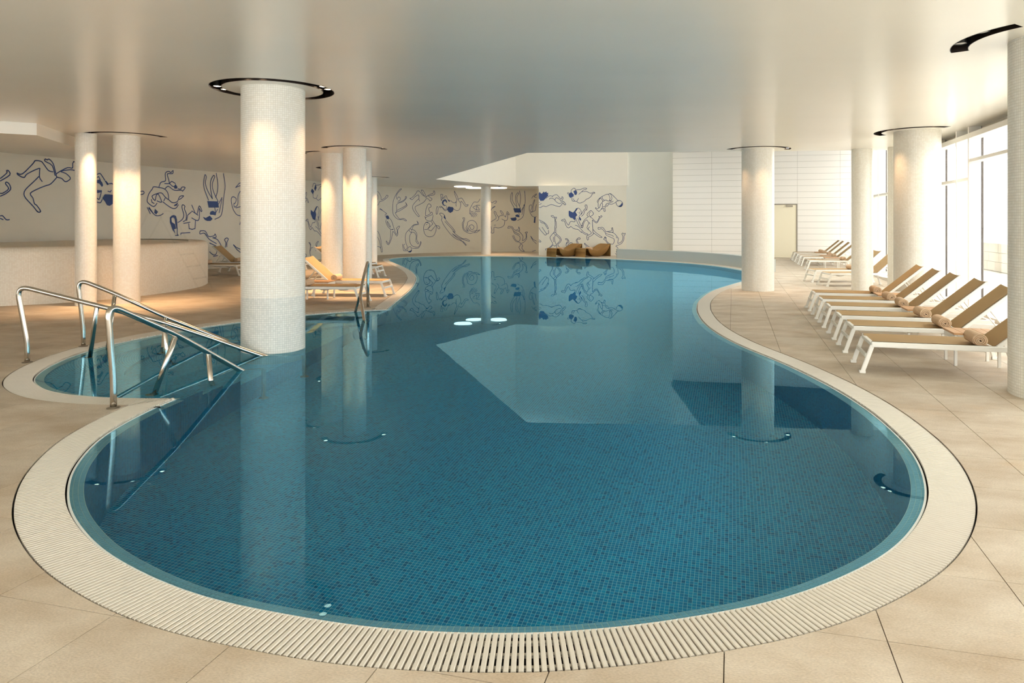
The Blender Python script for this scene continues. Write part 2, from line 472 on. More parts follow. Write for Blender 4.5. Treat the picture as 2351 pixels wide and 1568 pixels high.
# ------------------------------------------------------------------ deck: joint bed and 60 cm slabs
GOUT = 0.268
ta, tb = trimmed(GOUT)
HOLE = tup(ta[:-1]+tb[:-1])
DECK = [(-15, -3.5), (6.6, -3.5), AB(4.35, 16), AB(5.2, 31.98), (3.6, 33.2), (3.6, 34), (-0.5, 38), (-15, 38)]
DECK = [(-15, -3.5), AB(4.30, -3.0), AB(4.30, 24), AB(5.6, 24), AB(5.6, 32.1), (3.4, 34.5), (3.0, 38), (-15, 38)]
vs, fs = flat_fill(DECK, keep=lambda x, y: not in_poly(x, y, HOLE), extra=[HOLE])
floor = mesh('floor', [(x, y, -0.012) for x, y in vs], fs, M['grout'])
tag(floor, kind='structure')
PITCH = 0.605
def make_slabs():
    bm = bmesh.new()
    bv = [bm.verts.new((x, y, 0.0)) for x, y in vs]
    for f in fs: bm.faces.new([bv[i] for i in f])
    g = 0.0022
    def cut(nrm, lo, hi, ph):
        k0 = math.floor((lo-ph)/PITCH); k1 = math.ceil((hi-ph)/PITCH)
        for k in range(k0, k1+1):
            for e in (-g, g):
                c = ph+k*PITCH+e
                bmesh.ops.bisect_plane(bm, geom=bm.verts[:]+bm.edges[:]+bm.faces[:], dist=1e-6, plane_co=(nrm[0]*c, nrm[1]*c, 0), plane_no=(nrm[0], nrm[1], 0))
    nu = (CT, -ST); nv = (ST, CT)
    PU, PV = 1.785, 2.889
    us = [UV_of(x, y) for x, y in DECK]
    cut(nu, min(a for a, b in us), max(a for a, b in us), PU)
    cut(nv, min(b for a, b in us), max(b for a, b in us), PV)
    cells = {}
    for f in bm.faces:
        c = f.calc_center_median()
        u, v = UV_of(c.x, c.y)
        fu = (u-PU)/PITCH; fv = (v-PV)/PITCH
        if abs(fu-round(fu))*PITCH < g or abs(fv-round(fv))*PITCH < g: continue
        cells.setdefault((math.floor(fu), math.floor(fv)), []).append([(v_.co.x, v_.co.y) for v_ in f.verts])
    bm.free()
    return cells
cells = make_slabs()
def slab_geo(polys, th=0.011):
    V = []; F = []; idx = {}; ed = {}
    def vi(p):
        k = (round(p[0], 5), round(p[1], 5))
        if k not in idx: idx[k] = len(V); V.append((p[0], p[1], 0.0))
        return idx[k]
    for P in polys:
        q = []
        for p in P:
            i = vi(p)
            if not q or q[-1] != i: q.append(i)
        if q and q[0] == q[-1]: q.pop()
        if len(q) < 3: continue
        F.append(tuple(q))
        for a, b in zip(q, q[1:]+q[:1]): ed[(a, b)] = 1
    n = len(V); V += [(x, y, -th) for x, y, z in V]
    for a, b in ed:
        if (b, a) not in ed: F.append((b, a, a+n, b+n))
    return V, F
def img_size(x, y):
    if y < 0.6: return -1
    u = 1270+1589*x/y; v = 508+1589*1.61/y
    if u < -120 or u > 2470 or v > 1750: return -1
    return 1.0/y
order = []
for k, polys in cells.items():
    cxx = sum(p[0] for P in polys for p in P)/sum(len(P) for P in polys)
    cyy = sum(p[1] for P in polys for p in P)/sum(len(P) for P in polys)
    order.append((img_size(cxx, cyy), k))
order.sort(reverse=True)
rest = MB()
for i, (s, k) in enumerate(order):
    V, F = slab_geo(cells[k])
    if not F: continue
    if i < 290 and s > 0: mesh('deck_slab', V, F, M['stone'], floor)
    else: rest.add(V, F)
tag(rest.build('far_deck_slabs', M['stone'], floor), kind='stuff')

# ------------------------------------------------------------------ pool basin
basin = empty('pool_basin', (0, 5, -1.47)); basin.location = (0, 0, 0)
tag(basin, kind='structure')
FLOORZ = -1.47
PLAT = -0.62
def uvd(x, y): return UV_of(x, y)
POOLFLOOR = tup(PM)
pv, pf = flat_fill(POOLFLOOR)
mesh('basin_floor', [(x, y, FLOORZ) for x, y in pv], pf, M['pool'], basin, uv=[uvd(x, y) for x, y in pv])
def wall_strip(name, P, z0, z1, mat, parent, flip=False):
    V = []; F = []; U = []; s = 0
    for i, p in enumerate(P):
        if i: s += (p-P[i-1]).length
        V += [(p.x, p.y, z0), (p.x, p.y, z1)]; U += [(s, z0), (s, z1)]
    for i in range(len(P)-1):
        q = (2*i, 2*i+2, 2*i+3, 2*i+1)
        F.append(q if not flip else q[::-1])
    return mesh(name, V, F, mat, parent, U, smooth=True)
LEDGE = 0.072
PMi = off(PM, -LEDGE); PBi = off(PB, -LEDGE)
PMi[0] = PM[0]; PMi[-1] = PM[-1]; PBi[0] = PB[0]; PBi[-1] = PB[-1]
wall_strip('basin_wall', PMi, FLOORZ, -0.05, M['pool'], basin)
chord = [PM[-1], PM[0]]
wall_strip('platform_riser', chord, FLOORZ, PLAT, M['pool'], basin)
# shallow bay: three curved steps down to the platform
def inset_bay(d):
    q = off(PB, -d)
    a = PM[-1]; b = PM[0]
    n = Vector((-(b-a).y, (b-a).x)).normalized()
    q = [p for p in q if (p-a).dot(n)*((PB[len(PB)//2]-a).dot(n)) > 0]
    # drop points that fold closer than d to the outline
    r = [p for p in q if min((p-w).length for w in PB[::3]) > d*0.985]
    # run the two ends out to the chord
    def hit(p, t):
        den = (t.x*n.x+t.y*n.y)
        k = (a-p).dot(n)/den if abs(den) > 1e-6 else 0
        return p+t*k
    s0 = hit(r[0], (r[0]-r[3]).normalized()); s1 = hit(r[-1], (r[-1]-r[-4]).normalized())
    return [s0]+r+[s1]
steps = [(0.0, -0.12), (0.42, -0.28), (0.78, -0.44), (1.14, PLAT)]
rings = [PBi]+[inset_bay(d) for d, z in steps[1:]]
for i, (d, z) in enumerate(steps):
    P = rings[i]
    ov = tup(P)
    keepf = None
    ex = []
    if i < len(steps)-1:
        inner = tup(rings[i+1])
        keepf = (lambda inner: (lambda x, y: not in_poly(x, y, inner)))(inner); ex = [inner]
    v2, f2 = flat_fill(ov, keepf, ex)
    mesh('entry_step' if i < 3 else 'entry_platform', [(x, y, z) for x, y in v2], f2, M['pool'], basin, uv=[(math.atan2(y-9.45, -(x+3.55))*2.3, math.hypot(x+3.55, y-9.45)) for x, y in v2] if i < 3 else [uvd(x, y) for x, y in v2])
    if i == 0: wall_strip('bay_wall', P, z, -0.05, M['pool'], basin)
    else: wall_strip('step_riser', P, z, steps[i-1][1], M['pool'], basin)
# risers of the step ends along the chord are hidden by the platform run of the basin
for i in range(3):
    for end in (0, -1):
        a = rings[i][end]; b = rings[i+1][end]
        wall_strip('step_cheek', [a, b] if end else [b, a], PLAT, steps[i][1], M['pool'], basin)
# pale rim course: single tiles nearest the camera, the rest in one
rimbase = MB()
def rim_quads(P, d0, d1, z0, z1):
    a = off(P, -d0); b = off(P, -d1)
    return a, b
for P in (PM, PB):
    a, b = rim_quads(P, -0.012, LEDGE, 0, 0)
    V = []; F = []; U = []; s = 0
    for i in range(len(P)):
        if i: s += (P[i]-P[i-1]).length
        V += [(a[i].x, a[i].y, -0.026), (b[i].x, b[i].y, -0.052)]; U += [(s, 0.0), (s, 0.084)]
    for i in range(len(P)-1): F.append((2*i, 2*i+2, 2*i+3, 2*i+1))
    rimbase.add(V, F, U)
M['rim_grout'] = plain('white_grout', srgb(238, 244, 242), 0.7)
rimbase.build('rim_bed', M['rim_grout'], basin)
M['rim_tile'] = plain('pale_blue_tile', srgb(172, 218, 238), 0.28)
# tiles
rt = []
fine = resample(PM, 0.0266)
fn = normals(fine, 1.0)
for i in range(len(fine)-1):
    for row in (0, 1, 2):
        p, q = fine[i], fine[i+1]; n0 = fn[i]; n1 = fn[i+1]
        lo = 0.010-0.027*row; hi = lo-0.0245
        e = 0.075
        A = p.lerp(q, e); B = p.lerp(q, 1-e)
        za = -0.0228-0.0086*row; zb = za-0.0079
        V = [(A+n0*lo), (B+n1*lo), (B+n1*hi), (A+n0*hi)]
        zz = [za, za, zb, zb]
        top = [(v.x, v.y, z) for v, z in zip(V, zz)]
        bot = [(v.x, v.y, z-0.004) for v, z in zip(V, zz)]
        rt.append((p.y, top+bot))
rt.sort(key=lambda t: t[0])
RF = [(3,2,1,0),(0,1,5,4),(1,2,6,5),(2,3,7,6),(3,0,4,7)]
RF = [tuple(reversed(f)) for f in RF]
rr = MB()
for i, (y, V) in enumerate(rt):
    if i < 290: mesh('rim_tile', V, RF, M['rim_tile'], basin)
    elif y < 11: rr.add(V, RF)
tag(rr.build('rim_tiles_beyond', M['rim_tile'], basin), kind='stuff')
# mosaic tiles of the basin floor nearest the camera
TP = 0.0264
inner_near = tup(PMi)
def tile_geo(i, j):
    g = 0.042
    u0, u1, v0, v1 = (i+g)*TP, (i+1-g)*TP, (j+g)*TP, (j+1-g)*TP
    c = [AB(u0, v0), AB(u1, v0), AB(u1, v1), AB(u0, v1)]
    V = [(x, y, FLOORZ+0.0009) for x, y in c]+[(x, y, FLOORZ) for x, y in c]
    F = [(0,1,2,3),(1,0,4,5),(2,1,5,6),(3,2,6,7),(0,3,7,4)]
    U = [UV_of(x, y) for x, y in c]*2
    return V, F, U
tiles = []
for i in range(int(-3.9/TP), int(2.2/TP)):
    for j in range(int(2.0/TP), int(5.6/TP)):
        x, y = AB((i+0.5)*TP, (j+0.5)*TP)
        if y < 4.75 and in_poly(x, y, inner_near): tiles.append((math.hypot(x-0.3, (y-3.55)*1.8) if y > 3.3 else 9, i, j))
tiles.sort()
tb_ = MB()
for n, (k, i, j) in enumerate(tiles):
    V, F, U = tile_geo(i, j)
    if n < 290: mesh('mosaic_tile', V, F, M['pool'], basin, uv=U)
    else: tb_.add(V, F, U)
tag(tb_.build('mosaic_tiles_beyond', M['pool'], basin, use_uv=True), kind='stuff')
# drain channel under the grate
for P in (PM, PB):
    a = off(P, 0.012); b = off(P, 0.264); c_ = off(P, 0.30)
    V = []; F = []
    for i in range(len(P)):
        V += [(a[i].x, a[i].y, -0.026), (a[i].x, a[i].y, -0.14), (b[i].x, b[i].y, -0.14), (b[i].x, b[i].y, -0.013), (c_[i].x, c_[i].y, -0.013)]
    for i in range(len(P)-1):
        for k in range(4): F.append((5*i+k, 5*i+k+1, 5*i+k+6, 5*i+k+5))
    mesh('drain_channel', V, F, M['channel'], basin)
# thin pale edge trim just above the water line
for P in (PM, PB):
    a = off(P, 0.001); b = off(P, 0.013)
    V = []; F = []
    for i in range(len(P)):
        V += [(a[i].x, a[i].y, -0.026), (a[i].x, a[i].y, -0.0165), (b[i].x, b[i].y, -0.0165), (b[i].x, b[i].y, -0.03)]
    for i in range(len(P)-1):
        for k in range(3): F.append((4*i+k, 4*i+k+4, 4*i+k+5, 4*i+k+1))
    mesh('rim_trim', V, F, M['rim_grout'], basin)
# water
wv, wf = flat_fill(tup(off(PM, 0.003)[:-1]+off(PB, 0.003)[:-1]))
water = mesh('pool_water', [(x, y, WATER) for x, y in wv], wf, M['water'])
tag(water, 'still clear water filling the curved blue mosaic pool', 'water', kind='stuff')

# ------------------------------------------------------------------ slatted overflow grate
def grate(P, name, label, mitre_s, mitre_e, nobj):
    g = empty(name, (P[0].x, P[0].y, 0)); g.location = (0, 0, 0)
    tag(g, label, 'grate', 'overflow grates round the pool')
    mid = off(P, 0.135)
    # arc positions by the middle line
    d = [0]
    for i in range(1, len(mid)): d.append(d[-1]+(mid[i]-mid[i-1]).length)
    tot = d[-1]; pit = 0.0268; cnt = int(tot/pit); nr = normals(P, 1.0)
    out = []; j = 0
    for k in range(cnt):
        s = (k+0.5)*tot/cnt
        while j < len(d)-2 and d[j+1] < s: j += 1
        t = (s-d[j])/max(1e-9, d[j+1]-d[j])
        base = P[j].lerp(P[j+1], t); n = nr[j].lerp(nr[j+1], t).normalized()
        r0, r1 = 0.023, 0.258
        if s < 0.27 and mitre_s: r0, r1 = 0.023, max(0.036, min(r1, s*1.02))
        if tot-s < 0.27 and mitre_e: r1 = max(0.036, min(r1, (tot-s)*1.02))
        tv = Vector((-n.y, n.x))
        out.append((base, n, tv, r0, r1))
    w = 0.0099
    ordk = sorted(range(len(out)), key=lambda i: -img_size(out[i][0].x, out[i][0].y))
    far = MB()
    near = set(ordk[:nobj])
    for i, (b, n, tv, r0, r1) in enumerate(out):
        c = 0.003
        pts = []
        for r, sx in ((r0, 1), (r1, -1)):
            for s_, z in ((-w, -0.022), (w, -0.022), (w, -0.007), (w-c, -0.003), (-w+c, -0.003), (-w, -0.007)):
                p = b+n*r+tv*s_
                pts.append((p.x, p.y, z))
        F = [(0,1,7,6),(1,2,8,7),(2,3,9,8),(3,4,10,9),(4,5,11,10),(5,0,6,11),(5,4,3,2,1,0),(6,7,8,9,10,11)]
        F = [tuple(reversed(f)) for f in F]
        if i in near: mesh('slat', pts, F, M['grate'], g)
        else: far.add(pts, F)
    if far.v: tag(far.build('slats_beyond', M['grate'], g), kind='stuff')
    for r in (0.06, 0.135, 0.21):
        a = off(P, r-0.008); b2 = off(P, r+0.008)
        V = []; F = []
        for i in range(len(P)):
            V += [(a[i].x, a[i].y, -0.018), (b2[i].x, b2[i].y, -0.018), (a[i].x, a[i].y, -0.03), (b2[i].x, b2[i].y, -0.03)]
        for i in range(len(P)-1):
            F += [(4*i, 4*i+4, 4*i+5, 4*i+1), (4*i+2, 4*i+6, 4*i+4, 4*i), (4*i+1, 4*i+5, 4*i+7, 4*i+3)]
        mesh('connector_strip', V, F, M['grate'], g)
    return g
grate(PM, 'overflow_grate', 'long cream slatted grate edging the large figure-of-eight basin', True, True, 260)
grate(PB, 'overflow_grate', 'cream slatted grate edging the shallow round entry bay by the handrails', True, True, 40)

# ------------------------------------------------------------------ ceiling, with round lamp slots and the roof light opening
NEARR = AB(3.95, -3.0)
OPEN_N = [AB(3.95, 17.9), (7.0, 16.42), (2.85, 16.8), (-0.64, 17.0), (-4.7, 27.7), (-1.8, 33.2), (3.5, 32.55)]
CEILP = [(-16, -3.5), NEARR]+OPEN_N+[(3.5, 40), (-16, 40)]
cols = [  # name, x, y, r, ring: None or (start deg, end deg)
    ('main', -3.577, 8.85, 0.384, (0, 360)),
    ('l1', -8.98, 13.30, 0.178, None),
    ('l2', -8.44, 13.70, 0.233, (185, 372)),
    ('p1', -5.51, 17.25, 0.254, (180, 262)),
    ('p2', -4.61, 16.08, 0.262, (200, 368)),
    ('p3', -5.38, 19.55, 0.25, None),
    ('p4', -6.73, 21.9, 0.25, (120, 240)),
    ('p5', -7.03, 26.65, 0.25, (240, 360)),
    ('far', -3.26, 33.55, 0.24, (300, 380)),
    ('r1', 4.79, 16.2, 0.367, (182, 358)),
    ('r2', 7.19, 16.1, 0.2345, None),
    ('r3', 7.87, 15.75, 0.235, None),
    ('r4', 6.82, 12.97, 0.40, (122, 288)),
    ('r5', 4.64, 6.37, 0.384, (141, 214)),
]
RO, RI = 0.745, 0.60
def arc_poly(x, y, a0, a1, ro, ri, n=40):
    P = [(x+ro*math.cos(math.radians(a0+(a1-a0)*i/n)), y+ro*math.sin(math.radians(a0+(a1-a0)*i/n))) for i in range(n+1)]
    Q = [(x+ri*math.cos(math.radians(a1+(a0-a1)*i/n)), y+ri*math.sin(math.radians(a1+(a0-a1)*i/n))) for i in range(n+1)]
    return P+Q
def radii(n): return (0.86, 0.70) if n == 'r5' else (RO, RI)
def ring_poly(c):
    n, x, y, r, ring = c
    RO, RI = radii(n)
    if ring[1]-ring[0] >= 360:
        return [[(x+RO*math.cos(2*PI*i/64), y+RO*math.sin(2*PI*i/64)) for i in range(64)], [(x+RI*math.cos(2*PI*i/64), y+RI*math.sin(2*PI*i/64)) for i in range(64)]]
    return [arc_poly(x, y, ring[0], ring[1], RO, RI)]
loops = []
for c in cols:
    if c[4]: loops += ring_poly(c)
def ceil_keep(x, y):
    for c in cols:
        if not c[4]: continue
        d = math.hypot(x-c[1], y-c[2])
        if d > 0.9 or d < 0.5: continue
        P = ring_poly(c)
        if len(P) == 2:
            if in_poly(x, y, P[0]) and not in_poly(x, y, P[1]): return False
        elif in_poly(x, y, P[0]): return False
    return True
cv, cf = flat_fill(CEILP, ceil_keep, loops)
ceil = mesh('ceiling', [(x, y, CEIL) for x, y in cv], [f[::-1] for f in cf], M['ceiling'])
tag(ceil, kind='structure')
LW_TOP = 5.6
SKY_TOP = 8.3
# upstand faces round the roof-light opening
def vert_face(name, pts, z0, z1, mat, kind='structure', thick=0.0):
    V = []; F = []; U = []; s = 0
    for i, p in enumerate(pts):
        if i: s += math.dist(p, pts[i-1])
        V += [(p[0], p[1], z0), (p[0], p[1], z1)]; U += [(s, z0), (s, z1)]
    for i in range(len(pts)-1): F.append((2*i, 2*i+2, 2*i+3, 2*i+1))
    o = mesh(name, V, F, mat, None, U)
    if kind: tag(o, kind=kind)
    return o
vert_face('trim_1', OPEN_N[:3], CEIL, LW_TOP, M['white_wall'])
vert_face('trim_2', OPEN_N[2:5], CEIL, SKY_TOP, M['white_wall'])
vert_face('trim_5', [(-4.7, 27.7), (-1.8, 33.2), (3.5, 32.55)], CEIL, SKY_TOP, M['white_wall'])
# dropped bulkhead at the left
bk = [(-13.0, 11.6), (-9.27, 11.6), (-8.85, 11.86), (-9.5, 13.69), (-9.75, 14.5), (-13.2, 14.5)]
V = [(x, y, 3.085) for x, y in bk]+[(x, y, CEIL) for x, y in bk]; n = len(bk)
o = mesh('ceiling_bulkhead', V, [tuple(range(n-1, -1, -1))]+[(i, (i+1) % n, (i+1) % n+n, i+n) for i in range(n)], M['ceiling'])
tag(o, kind='structure')

# ------------------------------------------------------------------ walls
MURAL = [(-13.9, 13.0), (-13.4, 17.0), (-12.5, 20.6), (-11.7, 23.0), (-10.95, 25.2), (-10.1, 28.6), (-9.2, 31.2), (-7.9, 33.5), (-6.3, 35.1), (-4.6, 36.0), (-2.8, 36.4), (-0.75, 36.3)]
MUR = resample(catmull([(-14.2, 8.0)]+MURAL), 0.15)
def wall_mesh(name, P, z0, z1, mat):
    o = wall_strip(name, P, z0, z1, mat, None, flip=False)
    return tag(o, kind='structure')
wall_left = wall_mesh('wall_left', MUR, 0, CEIL, M['mural_wall'])
FW_Y = 32.6
wall_back = MB()
wall_back.box(-0.68, 3.5, FW_Y, FW_Y+0.25, 0, CEIL)
wall_back = tag(wall_back.build('wall_back', M['mural_wall']), kind='structure')
mesh_ret = vert_face('wall_back_return', [(-0.68, 36.6), (-0.68, FW_Y+0.2)], 0, CEIL, M['mural_wall'])
# curved niche wall
nich = [(3.45+1.93*math.sin(a), 32.6-1.45*(1-math.cos(a))) for a in [i/24*PI/2 for i in range(25)]]
wall_mesh('wall_niche', [Vector(p) for p in nich], 0, SKY_TOP, M['niche'])
# left and rear enclosure behind the camera
# unseen rear glazing added to light the foreground, framed as along the terrace
rear = empty('window_rear', (0, 0, 0)); tag(rear, kind='structure')
for k in range(13):
    x0 = -14.6+k*1.43
    mb = MB(); mb.box(x0-0.03, x0+0.03, -3.6, -3.4, 0, CEIL); mb.build('window_mullion', M['frame'], rear)
    if k < 12:
        mb = MB(); mb.box(x0+0.03, x0+1.40, -3.52, -3.51, 0.06, CEIL); mb.build('window_pane', M['glass'], rear)
        mb = MB(); mb.box(x0+0.03, x0+1.40, -3.6, -3.4, 0, 0.06); mb.build('window_sill', M['frame'], rear)
vert_face('wall_side', [(-14.6, -3.5), (-14.2, 8.05)], 0, CEIL, M['white_wall'])

# ------------------------------------------------------------------ blue line drawing of swimmers on the walls
# every figure: strokes (L) and filled shapes (F) in centimetres along and up the wall
MURAL_FLAT = [
'F-68,292 -63,300 -58,292 -53,291 -45,301 -42,297 -30,301 -31,296 -21,293 -27,288 -22,286 -25,280 -34,271 -45,258 -60,257 -63,262 -67,269;L-34,269 -18,280 -10,281 -2,277 -1,281 8,285 19,285 37,265 42,277 47,271 43,260 37,255 31,263 16,272 8,263;L-18,265 -14,269 -5,270 6,263 15,252 28,245 39,248 48,255 59,242 56,238 51,241 46,247 36,235 28,230 6,236 -8,240 -22,235 -34,230 -47,233 -58,226 -66,226;L-67,249 -63,251;L-66,240 -61,241 -55,245',
'F106,309 112,301 113,296 111,288 105,284 101,287 95,302 103,307;F85,299 98,286 95,276 88,276 82,270 75,278 73,285 76,292;L85,299 85,307 89,311 95,316 100,317 106,311;L76,290 69,290 68,295 72,296 76,293;L108,308 117,310 128,310 139,315 146,317 158,316 153,310 144,309 135,301 121,288;L88,276 89,260 95,255 102,256 111,255 119,269;L95,268 98,260 102,256;L111,255 119,248 128,247 134,249;L133,249 141,252 150,258 156,265 161,266 170,271 179,279 185,291 195,293 196,296 190,298 176,293 157,302 146,301 136,300',
'L267,292 272,290 281,283 305,258 299,256 295,251 287,246 275,241 262,242 256,233 251,232 248,236 251,243 266,248 278,252 283,257;L262,287 253,288 240,283 229,277 218,269 210,260 208,252 212,246 212,229 218,226 222,236 221,238 230,249 233,255 232,260 223,270 216,261 213,251;L231,276 232,268 240,260;L233,253 240,258 248,261 257,257 266,256 275,255;L262,288 267,292 272,287 275,278 277,268 273,259 265,260 268,269 262,287;L230,249 233,239 232,228 245,232 246,227 243,221 246,210 241,207 238,213 238,222 228,218 232,227;L218,226 209,220 200,225 200,221 208,213 217,208 228,221;L305,258 311,259 320,256 327,248 327,239 322,231 314,229 304,233 298,242 296,250;F324,249 327,242 326,235 321,230 314,228 307,232 316,237 320,242',
'F73,209 76,211 93,202 99,208 108,220 117,223 111,213 105,205 114,190 107,184 104,166 98,169 91,176 82,177 74,186 73,194;F121,186 124,183 132,171 129,163 122,171;L108,220 117,223 124,220 132,208 132,196 123,186;L116,203 118,203;L123,201 127,206;L122,197 126,197;L133,194 140,206 146,216 153,223 150,233 153,238 159,236 160,225 157,212;L133,184 143,194 149,210 156,217;L106,175 115,153 123,139 131,132 138,131 141,138 135,140;L116,175 122,161 127,148 133,139 139,153 144,161;L104,166 102,159 95,159 86,161 78,155 73,143 65,151 56,168 54,172 46,169 39,166 43,162 52,163 57,151 61,140 68,131 77,131 83,137 93,129 106,124 118,122 131,110 134,109;L104,142 111,141 124,131 134,121;L133,122 146,108 161,102 163,98 157,97 146,102 133,112',
'L167,182 163,186 160,188 161,197 170,207 177,212 183,208 190,198 186,190 175,184 169,191 170,198 176,206;L165,182 157,176 145,164 136,142 134,134 139,131 146,157 158,168;L158,168 167,153 160,135 161,127 167,121 180,105 161,93 158,89 160,76 163,72 167,78 165,85 178,92 190,102 187,108 187,122 185,146 185,167;L173,184 175,180 183,176 199,160 207,160 217,180 214,185 220,182 225,187 230,185 227,180 220,176 208,155 199,155 185,167;L187,123 201,108 217,96 230,86 224,85 214,89 191,106;L170,156 173,148;L171,135 166,129 166,123',
'L212,132 224,132 235,131 247,114 251,112 275,117 276,127 279,131 281,123 283,112 275,109 254,112;L212,132 213,123 230,125 245,108 255,101 276,95 285,89;L264,109 279,108 292,100 305,84 308,78 305,67 305,57 319,63 327,74 328,93 323,100 328,106 332,101 339,105 338,97 334,91 332,72 322,57 307,49 297,46 296,42 303,38 305,29 296,17 309,11;L246,104 249,97 259,91 277,83 286,78 288,67 284,57 279,53 268,55 258,61 249,75 250,85 245,81 245,89 241,81 238,76 245,72 255,58 267,50;L292,9 298,4 309,5;L296,88 302,81',
'L148,58 157,50 177,33 174,25 166,29 152,40;L148,58 147,54 173,29',
'L-10,187 0,187 8,179 13,181 16,178 12,171 12,160 14,158 14,131 12,129 12,109 4,109 7,116 7,131 9,145 8,165 7,176 -1,179 -10,185;L2,107 -13,89 -14,79 -5,62 -3,52 -23,33 -27,32 -36,31 -34,24;L0,50 -23,27;L0,106 10,97 7,87 7,74 10,61 15,50 17,33;L12,108 16,102 14,98;L15,101 32,87 38,74 34,63 22,50 36,33;L13,95 26,84 33,74 26,62 17,53;L1,87 0,69 4,64;L2,49 7,43 14,49',
'L-67,168 -57,163 -43,156 -31,145 -24,132 -24,125 -28,129 -34,140 -42,151 -51,153 -62,159;L-67,131 -61,121 -48,106 -38,96 -33,97 -31,102 -24,102 -21,110 -23,119;L-52,133 -43,119 -33,105 -31,101;L-67,74 -58,67 -61,62 -67,66',
'L56,77 62,80 68,77 74,68 72,62 63,56 61,48 66,37;L58,74 65,74 69,69 61,57;L72,38 68,44 73,54 81,60 89,59 99,49;L112,52 111,64 108,71 115,80 123,84 128,80 124,76 117,77 113,70 117,62 117,51',
]
